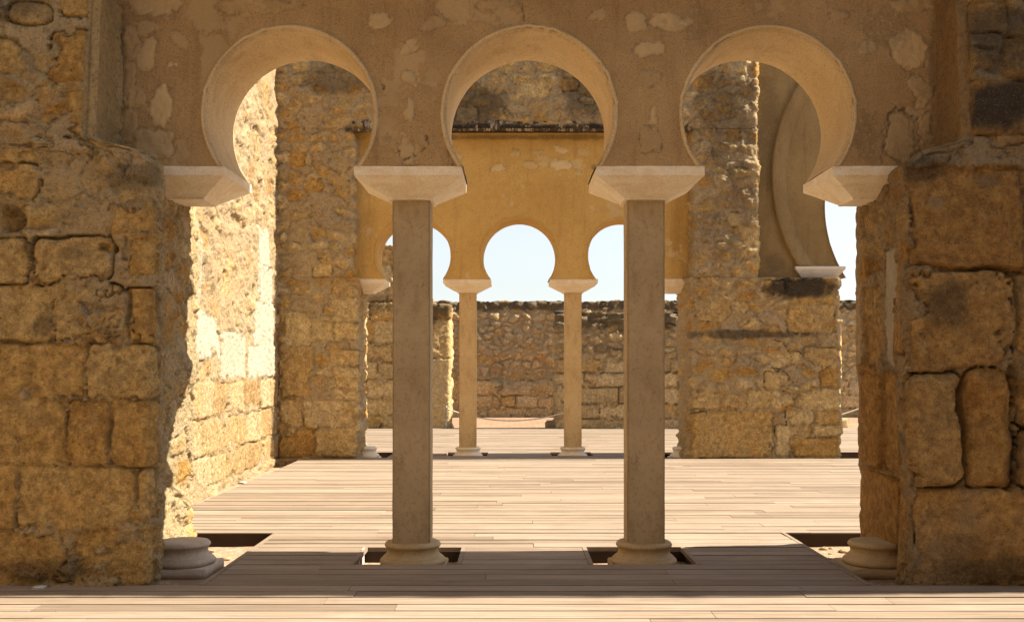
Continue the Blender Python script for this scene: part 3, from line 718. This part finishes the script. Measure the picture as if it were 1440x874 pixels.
def base_parts(parent_fn, loc, mat, seed, plinth=.265, name='base'):
    """attic base: lower torus, scotia, upper torus, flat top at z=.135, square plinth under it"""
    bm = bmesh.new()
    prof = [(.20, -.048)] + arc(.250, -.045, .246, .005, .014) + [(.236, .008), (.234, .018)] + arc(.229, .020, .203, .070, -.010) + [(.205, .074), (.207, .084)] + arc(.208, .086, .212, .126, .012) + [(.204, .132), (.188, .135), (.10, .136)]
    lathe_bm(bm, prof); wear(bm, .004, 16, seed)
    b = bm_obj(name, bm, mat, parent_fn, True, loc)
    bm = bmesh.new(); box_bm(bm, -plinth, plinth, -plinth, plinth, -.135, -.047)
    bmesh.ops.bevel(bm, geom=list(bm.edges), offset=.007, segments=2, affect='EDGES')
    bmesh.ops.subdivide_edges(bm, edges=[e for e in bm.edges if e.calc_length() > .1], cuts=5, use_grid_fill=True)
    wear(bm, .005, 13, seed + 4)
    bm_obj('plinth', bm, mat, b, True)
    return b
def shaft_bm(hx, hy, z0, z1, seed):
    bm = bmesh.new(); box_bm(bm, -hx, hx, -hy, hy, z0, z1)
    bmesh.ops.bevel(bm, geom=[e for e in bm.edges if abs(e.verts[0].co.z - e.verts[1].co.z) > .5], offset=.013, segments=2, affect='EDGES')
    bmesh.ops.subdivide_edges(bm, edges=[e for e in bm.edges if abs(e.verts[0].co.z - e.verts[1].co.z) > .5], cuts=150, use_grid_fill=True)
    for v in bm.verts:
        z = v.co.z; f = 1 + .0
        a = float(fbm(np.array([z * 5 + v.co.x * 9]), np.array([v.co.y * 9]), seed, seed, 2)[0]) * .0018
        v.co.x += a; v.co.y += a
    return bm
def column(cx, cy, label, seed, mbase):
    t = empty('column', (cx, cy, 0)); tag(t, label, 'column')
    zt = ZI - .215
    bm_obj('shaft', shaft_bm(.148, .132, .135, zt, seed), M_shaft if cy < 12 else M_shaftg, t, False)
    bm_obj('impost', impost_bm(.408, .402, .175, .18, .215, .068, seed), M_imp, t, False, (0, 0, ZI))
    base_parts(t, (0, 0, 0), mbase, seed)
    return t
YF, YB_ = 7.8, 8.6; YC = 8.2
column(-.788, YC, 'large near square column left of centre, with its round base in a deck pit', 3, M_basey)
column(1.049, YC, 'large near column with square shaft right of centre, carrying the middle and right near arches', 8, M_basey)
column(-.769, 18.02, 'small distant square column, left one of the far pair, seen against the far wall', 13, M_imp)
column(1.061, 18.02, 'small distant square column, right one of the far pair, seen against the far wall', 18, M_imp)
for nm, x, y, m, lb in (('stone_pedestal', -2.625, YC, M_base, 'round greyish stone base on a square plinth beside the left pier'),
                        ('stone_pedestal', 2.90, YC, M_basey, 'round ochre stone base on a square plinth beside the right pier'),
                        ('stone_pedestal', -2.58, 18.02, M_imp, 'small distant round base at the left end of the far arcade'),
                        ('stone_pedestal', 3.02, 18.02, M_imp, 'small distant round base at the right end of the far arcade')):
    r_ = base_parts(None, (x, y, 0), m, int(x * 7 + y) + 40, name=nm); tag(r_, lb, 'pedestal')
# near arcade wall
Y = YF
pt = [E(Y, 230, 148, 18, 28, .9) + (.9,), E(Y, 216, 203, 29, 26, 1) + (.35,), E(Y, 203, 79, 17, 26, .9) + (.6,), E(Y, 252, 55, 13, 13, .6) + (.4,), E(Y, 244, 95, 7, 6, .9) + (.9,), E(Y, 213, 6, 38, 14, .9) + (.4,), E(Y, 196, 38, 26, 10, .6) + (.4,),
      E(Y, 181, 60, 13, 30, .5) + (.2,), E(Y, 180, 120, 14, 30, .6) + (.1,), E(Y, 184, 175, 14, 24, .6) + (.3,), E(Y, 192, 140, 14, 16, .5) + (.5,),
      E(Y, 535, 27, 18, 12, .8) + (.8,), E(Y, 610, 31, 20, 14, .45) + (.4,), E(Y, 577, 66, 13, 12, .9) + (.8,), E(Y, 578, 107, 12, 12, .9) + (.9,), E(Y, 575, 153, 9, 15, .9) + (.7,), E(Y, 574, 212, 12, 22, .9) + (.7,),
      E(Y, 893, 26, 17, 14, .9) + (.6,), E(Y, 943, 30, 30, 14, .9) + (.9,), E(Y, 911, 66, 22, 12, .9) + (.8,), E(Y, 840, 18, 12, 7, .6) + (.6,), E(Y, 916, 165, 6, 12, .9) + (.9,), E(Y, 912, 112, 14, 12, .4) + (.2,), E(Y, 914, 200, 14, 18, .4) + (.1,),
      E(Y, 1180, 24, 18, 9, .5) + (.2,), E(Y, 1223, 66, 13, 11, .6) + (.5,), E(Y, 1279, 71, 27, 28, .9) + (.8,), E(Y, 1294, 130, 16, 26, .8) + (.3,), E(Y, 1264, 190, 24, 38, .7) + (.15,), E(Y, 1303, 195, 11, 34, .5) + (.2,), E(Y, 1283, 5, 30, 16, .6) + (.4,),
      E(Y, 360, 8, 60, 12, .25) + (.5,), E(Y, 700, 6, 34, 8, .3) + (.6,)]
cr = [CR(Y, (547, 178), (545, 196), (562, 215), (568, 226)), CR(Y, (568, 226), (586, 218), (602, 206), (600, 190)), CR(Y, (737, 2), (733, 40)), CR(Y, (1240, 232), (1250, 160), (1262, 150), (1290, 165), (1286, 210)),
      CR(Y, (528, 106), (540, 120), (536, 140)), CR(Y, (628, 205), (640, 232)), CR(Y, (856, 205), (848, 228)), CR(Y, (966, 190), (975, 228)), CR(Y, (290, 200), (306, 230))]
stn = [E(Y, 640, 215, 16, 22, .5), E(Y, 1215, 190, 30, 50, .35), E(Y, 1318, 110, 16, 120, .5), E(Y, 170, 100, 12, 130, .5), E(Y, 1300, 222, 22, 10, .6), E(Y, 1250, 40, 60, 40, .3), E(Y, 975, 30, 60, 40, .2), E(Y, 545, 195, 12, 10, .3)]
aw = empty('arcade_wall', (.13, YC, ZI)); tag(aw, 'large near plastered wall pierced by three big horseshoe arches', 'arcade wall')
arcs = [(c, AZ, AR) for c in AC]
def at_parent(o, par): o.location = Vector((0, 0, 0)) - par.location
o = arch_wall(-3.3, 3.55, YF, YB_, 4.5, arcs, .0115, plaster_field(pt, stn, cr, 5), M_plF, 'wall_face', aw); at_parent(o, aw)
bm = bmesh.new(); box_bm(bm, -3.3, 3.55, YF + .01, YB_, 4.502, 4.82); box_bm(bm, -3.3, 3.55, 7.25, YB_, 4.823, 8.2)  # unseen mass above the arches; its forward overhang is added to shade the fronts
bm_obj('shading_upper_wall', bm, M_plF, aw).location = Vector((0, 0, 0)) - aw.location
n0 = len(aw.children); intrados(arcs, YF, YB_, aw, M_intr)
for ch in aw.children:
    if ch.name.startswith('arch_soffit'): at_parent(ch, aw)
for s_, cx in ((-1, -2.587), (1, 2.842)):
    o = bm_obj('impost', impost_bm(.412, .402, .19, .18, .215, .068, 50 + s_), M_imp, aw, False, (cx - aw.location.x, YC - aw.location.y, ZI - aw.location.z))

common_ = dict(cell=(.34, .19), warp=.10, amp=.035, soft=.5, cover=.25)
# ------------------------------------------------------------------ side wall of the room, sunlit
def cc(s0, s1, z0, z1, **o): return (s0, z0, s1, z1, o)
RW = dict(seed=37, cell=(.55, .36), warp=.25, amp=.035, soft=.6, cover=.55, pit=.022, rough=1.25,
          blocks=courses(8, 17.6, 0, 1.35, (.38, .48), (.6, 1.2), 4, gap=-.03) +
                 [cc(15.2, 16.9, 1.36, 1.85, pale=1., h=.05, r=.005, bev=.006, tint=.9), cc(12.2, 13.6, 1.62, 2.2, pale=1., h=.04, r=.005, bev=.006), cc(13.65, 15.1, 1.40, 2.0, pale=.9, h=.035, r=.005, bev=.006),
                  cc(15.6, 16.9, 1.86, 2.5, pale=1., h=.05, r=.005, bev=.006), cc(15.8, 16.9, 2.51, 3.1, pale=1., h=.05, r=.005, bev=.006), cc(15.9, 16.6, 3.11, 3.7, pale=1., h=.05, r=.005, bev=.006),
                  cc(12.2, 12.9, 2.22, 3.3, pale=.6, h=.02, r=.02)],
          holes=[(12.9, 3.2, .2, .1, .06), (13.9, 2.7, .15, .12, .06), (14.6, 3.6, .3, .1, .05)])
wl = [(0, [(-3.80, 8.8), (-3.97, 17.6), (-5.0, 17.6), (-5.0, 8.8)])]
M = masonry('side_wall', wl, [.022, .1, .15, .1], [(-.14, 5.6, .022), (5.6, 6.6, .06)], RW, M_room, s_at='y',
            ztop=lambda s: 6.6 + .15 * fbm(s * .8, s * 0, 0, 9, 3))
tag(M, 'bright sunlit rough stone wall closing the room on the left', 'stone wall')

M = masonry('skylight_block_wall', [(0, [(10.5, -2.6), (-7.2, -2.6), (-7.2, -3.6), (10.5, -3.6)])], [.12, .3, .4, .3], [(-.14, 8.5, .12)], dict(common_, seed=91), M_rear, s_at=None)  # unseen wall added behind the camera to cut sky light on the fronts
tag(M, 'added unseen tall stone wall behind the viewer, blocking sky light from the fronts', 'stone wall')
M = masonry('skylight_block_wall', [(0, [(9.6, 7.0), (9.6, -2.4), (10.5, -2.4), (10.5, 7.0)])], [.12, .3, .4, .3], [(-.14, 4.8, .12)], dict(common_, seed=92), M_rear, s_at=None)  # added out of view on the right to hold back sky light
tag(M, 'added unseen stone wall on the right, blocking sky light from the walkway', 'stone wall')
M = masonry('skylight_block_wall', [(0, [(-7.3, -2.4), (-7.3, 7.0), (-8.2, 7.0), (-8.2, -2.4)])], [.12, .3, .4, .3], [(-.14, 6.5, .12)], dict(common_, seed=93), M_rear, s_at=None)  # added out of view on the left: less sky, more warm bounce
tag(M, 'added unseen stone wall on the left, blocking sky and bouncing warm sunlight', 'stone wall')
# ------------------------------------------------------------------ rear wall of the room (masonry around the far arcade)
YR = 17.3
rw = empty('rear_wall', (0, YR, 0)); tag(rw, 'tall stone wall across the back of the room framing the far arcade', 'stone wall')
Y = YR
seedR = 51
common = dict(seed=seedR, cell=(.34, .19), warp=.10, amp=.035, soft=.5, cover=.25, rough=1.15, pit=.012)
blkL = [B(Y, 394, 562, 424, 600), B(Y, 428, 564, 500, 600), B(Y, 392, 604, 440, 643), B(Y, 443, 603, 500, 643), B(Y, 468, 420, 505, 452), B(Y, 440, 452, 470, 478), B(Y, 473, 455, 505, 478),
        B(Y, 463, 492, 504, 514), B(Y, 470, 517, 504, 560), B(Y, 396, 490, 440, 558), B(Y, 470, 393, 500, 416), B(Y, 400, 440, 437, 486), B(Y, 408, 215, 430, 236, tint=.1), B(Y, 430, 250, 455, 268, tint=.15), B(Y, 440, 365, 468, 390, tint=.7),
        B(Y, 330, 560, 390, 643), B(Y, 330, 480, 392, 556)]
blkR = [B(Y, 973, 578, 1086, 643, tint=.35, h=.07), B(Y, 1090, 598, 1112, 643), B(Y, 1116, 616, 1178, 643), B(Y, 972, 424, 1026, 463, tint=.55, h=.05), B(Y, 1029, 424, 1052, 442), B(Y, 1030, 445, 1058, 463), B(Y, 1074, 394, 1104, 424, tint=.3), B(Y, 1108, 393, 1172, 426, tint=.25),
        B(Y, 1108, 428, 1174, 468, tint=.4), B(Y, 1130, 488, 1178, 520, tint=.5), B(Y, 1152, 516, 1178, 542, tint=.1), B(Y, 1122, 546, 1178, 574, tint=.8), B(Y, 1086, 548, 1120, 572), B(Y, 1106, 574, 1144, 596, tint=.9, r=.09), B(Y, 1148, 576, 1178, 596),
        B(Y, 1074, 522, 1110, 545), B(Y, 1110, 600, 1140, 614), B(Y, 1144, 598, 1178, 613), B(Y, 972, 550, 1010, 574), B(Y, 1050, 548, 1084, 574), B(Y, 1012, 552, 1047, 573), B(Y, 1080, 494, 1126, 517, r=.06)]
st_ = [E(Y, 1060, 470, 110, 8, .7), E(Y, 1125, 405, 60, 18, .95), E(Y, 1020, 170, 60, 90, .5), E(Y, 1010, 320, 50, 60, .3), E(Y, 660, 150, 70, 40, .7), E(Y, 840, 120, 70, 60, .6), E(Y, 480, 110, 70, 30, .5), E(Y, 740, 182, 260, 9, 1.0), E(Y, 600, 140, 60, 40, .4),
       E(Y, 1040, 260, 30, 60, .4)]
crR = [CR(Y, (1088, 578), (1090, 643)), CR(Y, (1062, 470), (1100, 480), (1112, 500)), CR(Y, (1104, 574), (1106, 598))]
def rsec(z0, z1, plan, blocks, **o):
    sp = dict(common); sp.update(blocks=blocks, stains=st_, cracks=crR); sp.update(o)
    m = masonry('masonry', [(z0, plan), (z1, plan)], [.021, .025, .15, .1], [(z0, z1, .021)], sp, M_rear, s_at=0, sm=2)
    m.parent = rw; m.location = Vector((0, 0, 0)) - rw.location
    return m
YBk = 18.42
rsec(-.14, 3.03, [(-5.5, YR), (-2.60, YR), (-2.63, YBk), (-5.5, YBk)], blkL)
rsec(3.03, 5.52, [(-5.5, YR), (-2.67, YR), (-2.67, YBk), (-5.5, YBk)], blkL)
rsec(5.52, 7.6, [(-5.5, YR), (4.10, YR), (4.10, YBk), (-5.5, YBk)], [B(Y, 640, 150, 672, 172, tint=.9), B(Y, 725, 112, 772, 136, tint=.8), B(Y, 640, 110, 668, 128), B(Y, 790, 110, 812, 128, tint=.1), B(Y, 700, 158, 730, 172, tint=.7), B(Y, 975, 108, 1000, 126, tint=.05)])
rsec(-.14, 3.03, [(2.98, YR), (5.48, YR), (5.45, YBk), (2.96, YBk)], blkR)
rsec(3.03, 5.52, [(3.03, YR), (4.12, YR), (4.12, YBk), (3.03, YBk)], [B(Y, 1020, 175, 1040, 198, tint=.1), B(Y, 1010, 300, 1040, 318), B(Y, 975, 388, 1010, 420), B(Y, 1040, 320, 1068, 350)], amp=.03)
# weathered stone string above the plaster panel
bm = bmesh.new()
box_bm(bm, -2.70, 3.03, YR - .025, YR + .05, 5.485, 5.66)
bmesh.ops.bevel(bm, geom=list(bm.edges), offset=.02, segments=2, affect='EDGES')
bmesh.ops.subdivide_edges(bm, edges=[e for e in bm.edges if e.calc_length() > 1], cuts=180, use_grid_fill=True)
wear(bm, .03, 9, 5)
m_, nt_, b_ = new_mat('lichened_ledge'); g_ = G(nt_)
nt_.links.new(g_.mix(g_.step(g_.noise(9, 8, .75, (1.8, 1, .5)), .47, .60), (.07, .052, .036), (.42, .34, .24)), b_.inputs['Base Color']); g_.bump(g_.noise(30, 5, .7), b_, .8, .02)
bm_obj('ledge', bm, m_, rw, True).location = Vector((0, 0, 0)) - rw.location
# far arcade wall
Y = 17.6
fa = empty('arcade_wall', (.13, 18.0, ZI)); tag(fa, 'distant golden plaster wall with three small horseshoe arches open to the sky', 'arcade wall')
pf = plaster_field([E(Y, 790, 232, 16, 8, .8) + (.8,), E(Y, 745, 232, 10, 6, .4) + (.5,), E(Y, 700, 236, 12, 4, .6) + (.8,), E(Y, 789, 210, 9, 4, .7) + (.9,), E(Y, 755, 215, 9, 5, .3) + (.4,), E(Y, 725, 215, 8, 5, .3), E(Y, 820, 214, 10, 6, .3), E(Y, 645, 220, 9, 6, .4)],
                   [E(Y, 740, 193, 240, 5, .5), E(Y, 835, 235, 6, 6, .5)], [], 15, amp=.006, wavy=2)
o = arch_wall(-2.76, 3.10, 17.6, 18.38, 5.52, arcs, .021, pf, M_plR, 'wall_face', fa, resb=.06); at_parent(o, fa)
intrados(arcs, 17.6, 18.38, fa, M_plR)
for ch in fa.children:
    if ch.name.startswith('arch_soffit'): at_parent(ch, fa)
for s_, cx in ((-1, -2.587), (1, 2.842)):
    bm_obj('impost', impost_bm(.412, .402, .19, .18, .215, .068, 60 + s_), M_imp, fa, False, (cx - .13, 18.0 - 18.0, 0))

# large arch further right in the same line
Y = 17.5
ba = empty('large_arch_wall', (7.6, 17.9, 3.04)); tag(ba, 'grey plastered wall with one very large moulded horseshoe arch seen through the right near arch', 'arch wall')
bc = (X(1345, Y), Z(290, Y), 185 / F * Y)
bf = plaster_field([], [E(Y, 1080, 180, 20, 110, .35), E(Y, 1090, 370, 20, 20, .4)], [], 25, amp=.006, loss=.0)
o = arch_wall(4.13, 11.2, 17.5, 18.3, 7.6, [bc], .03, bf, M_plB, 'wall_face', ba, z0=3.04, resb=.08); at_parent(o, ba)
intrados([bc], 17.5, 18.3, ba, M_plB, z0=3.04)
for ch in ba.children:
    if ch.name.startswith('arch_soffit'): at_parent(ch, ba)
mcx, mcz, mr = X(1325, Y), Z(248, Y), 240 / F * Y
def moulding():
    prof = [(mr + .012, 17.50), (mr + .0, 17.43), (mr - .012, 17.425), (mr - .165, 17.425), (mr - .172, 17.45), (mr - .20, 17.455), (mr - .215, 17.48), (mr - .24, 17.48), (mr - .25, 17.50), (mr - .25, 17.52), (mr + .012, 17.52)]
    th = math.asin(min(1, (mcz - 3.06) / mr)); A = np.linspace(-th, math.pi + th, 160)
    R, Yp = np.array(prof).T; aa, rr = np.meshgrid(A, R, indexing='ij'); yy = np.repeat(Yp[None], len(A), 0) + .004 * fbm(aa * 20, rr * 9, 0, 3)
    co = np.stack([mcx + rr * np.cos(aa), yy, mcz + rr * np.sin(aa)], -1); co[..., 2] = np.maximum(co[..., 2], 3.232)
    nr = len(R); i, j = np.meshgrid(np.arange(len(A) - 1), np.arange(nr), indexing='ij'); j2 = (j + 1) % nr
    q = np.stack([i * nr + j, i * nr + j2, (i + 1) * nr + j2, (i + 1) * nr + j], -1).reshape(-1, 4)
    mk = np.zeros((len(A) * nr, 4)); mk[:, 0] = .8
    o = mesh_obj('moulding', co.reshape(-1, 3), q, M_plB2, ba, mk); at_parent(o, ba)
M_plB2 = plaster_mat('grey_moulding', (.29, .202, .095), (.235, .16, .073), spots=.3)
moulding()
bm = impost_bm(.42, .50, .30, .42, .20, .05, 91)
bm_obj('impost', bm, M_white, ba, False, (5.21 - 7.6, 0, 3.225 - 3.04))
pr = [(9.4, YR), (11.4, YR), (11.4, YBk), (9.4, YBk)]
sp = dict(common); M = masonry('stone_pier', [(0, pr), (3.03, pr)], [.05, .1, .1, .1], [(-.14, 3.03, .05)], sp, M_rear, s_at=0, sm=2)
tag(M, 'low stone pier under the far right end of the large arch wall', 'stone pier')

# ------------------------------------------------------------------ ruins behind the far arcade
def crest(base, amp, f, seed): return lambda s: base + amp * fbm(s * f, s * 0, 0, seed, 4, .6)
fs_ = dict(seed=71, cell=(.34, .19), warp=.13, amp=.07, soft=.4, gap=-.045, fill=.4, cover_=0, cover=.05, rough=1.3, blocks=[])
YW = 32.5
fs = dict(fs_, blocks=courses(-8, 16, -.1, 1.15, (.36, .42), (.5, 1.3), 8), stains=[(0, 3.5, 40, .22, .75)], holes=[(X(730, YW), Z(520, YW), 1.2, .45, .12)])
M = masonry('boundary_wall', [(0, [(-9, YW), (18, YW), (18, YW + .9), (-9, YW + .9)])], [.038, .2, .3, .2], [(-.14, 3.62, .04)], fs, M_far, s_at=0, ztop=crest(3.62, .10, 2.4, 4), sm=2)
tag(M, 'long rubble stone wall furthest away, under the sky', 'stone wall')
Y5 = 25.9
ms = dict(fs_, seed=75, blocks=[B(Y5, 784, 602 - 2, 836, 585), ] + courses(1.15, 9, -.1, 1.75, (.34, .46), (.5, 1.5), 18), stains=[(3, 2.75, 8, .35, .7), (2.5, 2.0, 1.5, .12, .4)])
M = masonry('broken_wall', [(0, [(1.14, Y5), (8.0, Y5), (8.0, Y5 + .8), (1.14, Y5 + .8)])], [.035, .1, .2, .035], [(-.14, 2.92, .035)], ms, M_far, s_at=0, ztop=crest(2.9, .13, 1.6, 14), sm=2)
tag(M, 'broken stone wall with dark top behind and right of the far right column', 'stone wall')
Y6 = 26.1
lsp = dict(fs_, seed=79, amp=.06, blocks=courses(-6, -1.9, -.1, 4.4, (.42, .62), (.7, 1.3), 28), stains=[(-3, 3.1, 2.5, .25, .5), (-2.1, 3.4, .5, .7, .6)])
def ltop(s):
    return 4.6 - 1.0 * ss(-2.9, -2.2, s) + .14 * fbm(s * 3, s * 0, 0, 24, 4, .65)
M = masonry('broken_wall', [(0, [(-7, Y6), (-2.05, Y6), (-2.0, Y6 + .9), (-7, Y6 + .9)]), (3.2, [(-7, Y6), (-2.0, Y6), (-1.97, Y6 + .9), (-7, Y6 + .9)]), (3.6, [(-7, Y6), (-1.93, Y6), (-1.93, Y6 + .9), (-7, Y6 + .9)]), (4.6, [(-7, Y6), (-2.15, Y6), (-2.15, Y6 + .9), (-7, Y6 + .9)])],
            [.035, .04, .2, .2], [(-.14, 4.6, .035)], lsp, M_rear, s_at=0, ztop=ltop, sm=2)
tag(M, 'tall broken stone wall behind the far arcade on the left, with ragged right end', 'stone wall')
def jamb(x0, x1, y0, y1, z1, seed, label, slab):
    sp = dict(fs_, seed=seed, amp=.04, cell=(.5, .4), blocks=[(x0 - .1, slab[0], x1 + .1, slab[1], dict(h=.03, tint=.8, pale=.15)), (x0 - .1, slab[1] + .02, x1 + .1, z1 - .35, dict(tint=.5)), (x0 - .1, z1 - .33, x1 + .1, z1, dict(tint=.3))], stains=[(x0, z1, 1, .5, .8)])
    M = masonry('stone_jamb', [(0, [(x0, y0), (x1, y0), (x1, y1), (x0, y1)])], [.03, .03, .06, .06], [(-.14, z1, .03)], sp, M_rear, s_at=0, ztop=crest(z1, .08, 3, seed), sm=2)
    tag(M, label, 'stone jamb')
jamb(X(604, 26), X(632, 26), 25.95, 26.7, 3.1, 83, 'narrow upright stone jamb with sunlit edge between the near left and far left columns', (0, 1.75))
jamb(X(1181, 26), X(1188, 26) + .35, 27.5, 28.3, 2.7, 85, 'narrow stone jamb with orange edge seen in the gap right of the rear wall', (0, 1.2))
# low step stones beside the openings
def slab(x0, x1, y0, y1, z1, seed, label):
    bm = bmesh.new(); box_bm(bm, x0, x1, y0, y1, -.1, z1)
    bmesh.ops.bevel(bm, geom=list(bm.edges), offset=.03, segments=2, affect='EDGES'); bmesh.ops.subdivide_edges(bm, edges=[e for e in bm.edges if e.calc_length() > .15], cuts=5, use_grid_fill=True)
    wear(bm, .03, 5, seed); o = bm_obj('stone_slab', bm, M_rear_plain, None, True); tag(o, label, 'stone slab')
M_rear_plain = ground_mat('pale_stone', (.46, .34, .19), (.40, .28, .15), (.54, .44, .28))
slab(X(768, 26), X(784, 26), 26.2, 26.8, .16, 3, 'low stone slab on the ground left of the far right column')
slab(X(1181, 26), X(1202, 26), 26.4, 27.2, .22, 6, 'low stone slab in the gap right of the rear wall')

# ------------------------------------------------------------------ rope barriers, deck lights
def tube(bm, pts, r, seg=8):
    rings = []
    for k, p in enumerate(pts):
        a = Vector(pts[max(k - 1, 0)]); b = Vector(pts[min(k + 1, len(pts) - 1)]); d = (b - a).normalized()
        u = d.cross(Vector((0, 1, 0.01))).normalized(); v = d.cross(u)
        rings.append([bm.verts.new(Vector(p) + r * (u * math.cos(2 * math.pi * i / seg) + v * math.sin(2 * math.pi * i / seg))) for i in range(seg)])
    for a, b in zip(rings[:-1], rings[1:]):
        for i in range(seg): bm.faces.new((a[i], a[(i + 1) % seg], b[(i + 1) % seg], b[i]))
    bm.faces.new(rings[0][::-1]); bm.faces.new(rings[-1])
def post(x, y, h, label):
    t = empty('barrier_post', (x, y, 0)); tag(t, label, 'barrier post', 'rope barrier posts')
    bm = bmesh.new(); lathe_bm(bm, [(.07, -.03), (.07, -.015), (.016, 0), (.014, h - .05), (.02, h - .04), (.02, h), (.01, h + .01)], 14); bm_obj('pole', bm, M_metal, t, True)
    bm = bmesh.new(); tube(bm, [(.035 * math.cos(a), -.03, h - .01 + .035 * math.sin(a)) for a in np.linspace(0, 2 * math.pi, 16)], .008, 6); bm_obj('ring', bm, M_metal, t, True)
def rope(a, b, sag, label):
    bm = bmesh.new(); pts = []
    for t in np.linspace(0, 1, 40): pts.append((a[0] + (b[0] - a[0]) * t, a[1] + (b[1] - a[1]) * t, a[2] + (b[2] - a[2]) * t - sag * 4 * t * (1 - t)))
    tube(bm, pts, .016); tag(bm_obj('barrier_rope', bm, M_rope, None, True), label, 'rope')
YP = 25.8
post(X(627, YP), YP, .55, 'short metal barrier post in front of the narrow stone jamb'); post(X(797, YP), YP, .42, 'short metal barrier post hidden behind the far right column'); post(X(1211, YP), YP, .55, 'short metal barrier post in the gap at the right beside the near pier')
rope((X(628, YP), YP, .50), (X(797, YP), YP, .42), .26, 'pale rope sagging between the two far columns above the brick paving')
rope((X(1211, YP), YP, .52), (X(1150, YP), YP, .22), .03, 'pale rope rising to the post in the gap right of the rear wall')
def dlight(x, y, label):
    t = empty('deck_light', (x, y, .004)); tag(t, label, 'deck light')
    bm = bmesh.new(); lathe_bm(bm, [(.060, -.02), (.060, .002), (.055, .004), (.047, .004)], 32); bm_obj('rim', bm, M_metal, t, True)
    bm = bmesh.new(); lathe_bm(bm, [(.046, -.01), (.046, .005), (.02, .007)], 32); bm_obj('lens', bm, M_lens, t, True)
dlight(X(56, 7.07), 7.07, 'small round light set in the deck in front of the left pier')
dlight(X(341, 13.6), 13.6, 'small round light set in the sunlit deck near the left room wall')
def plate(x, y, label):
    bm = bmesh.new(); box_bm(bm, x, x + .012, y, y + .10, -.12, .01)
    bmesh.ops.bevel(bm, geom=list(bm.edges), offset=.002, segments=1, affect='EDGES'); tag(bm_obj('metal_bracket', bm, M_lens), label, 'bracket')
plate(-.788 - .455, 8.50, 'small pale metal bracket at the corner of the pit around the near left column')
# rubble in the pits
def rubble():
    r = random.Random(3)
    spots = [(-3.0, -2.2, 8.7, 9.35, 12), (2.5, 3.2, 8.7, 9.35, 12), (-3.75, -3.55, 9.6, 16.9, 12)]
    k = 0
    for x0, x1, y0, y1, n in spots:
        for _ in range(n):
            x, y, s_ = r.uniform(x0, x1), r.uniform(y0, y1), r.uniform(.012, .04); k += 1
            bm = bmesh.new(); bmesh.ops.create_icosphere(bm, subdivisions=2, radius=s_)
            for v in bm.verts:
                nn = 1 + .35 * r.uniform(-1, 1) * .5; v.co = Vector((v.co.x * nn * 1.3, v.co.y * nn, v.co.z * nn * .6))
            o = bm_obj('loose_stone', bm, M_rear_plain, None, False, (x, y, -.125 + s_ * .3)); o.rotation_euler.z = r.uniform(0, 6)
            tag(o, 'small loose stone lying on the earth beside the decking', 'stone', 'small loose stones in the pits')
rubble()
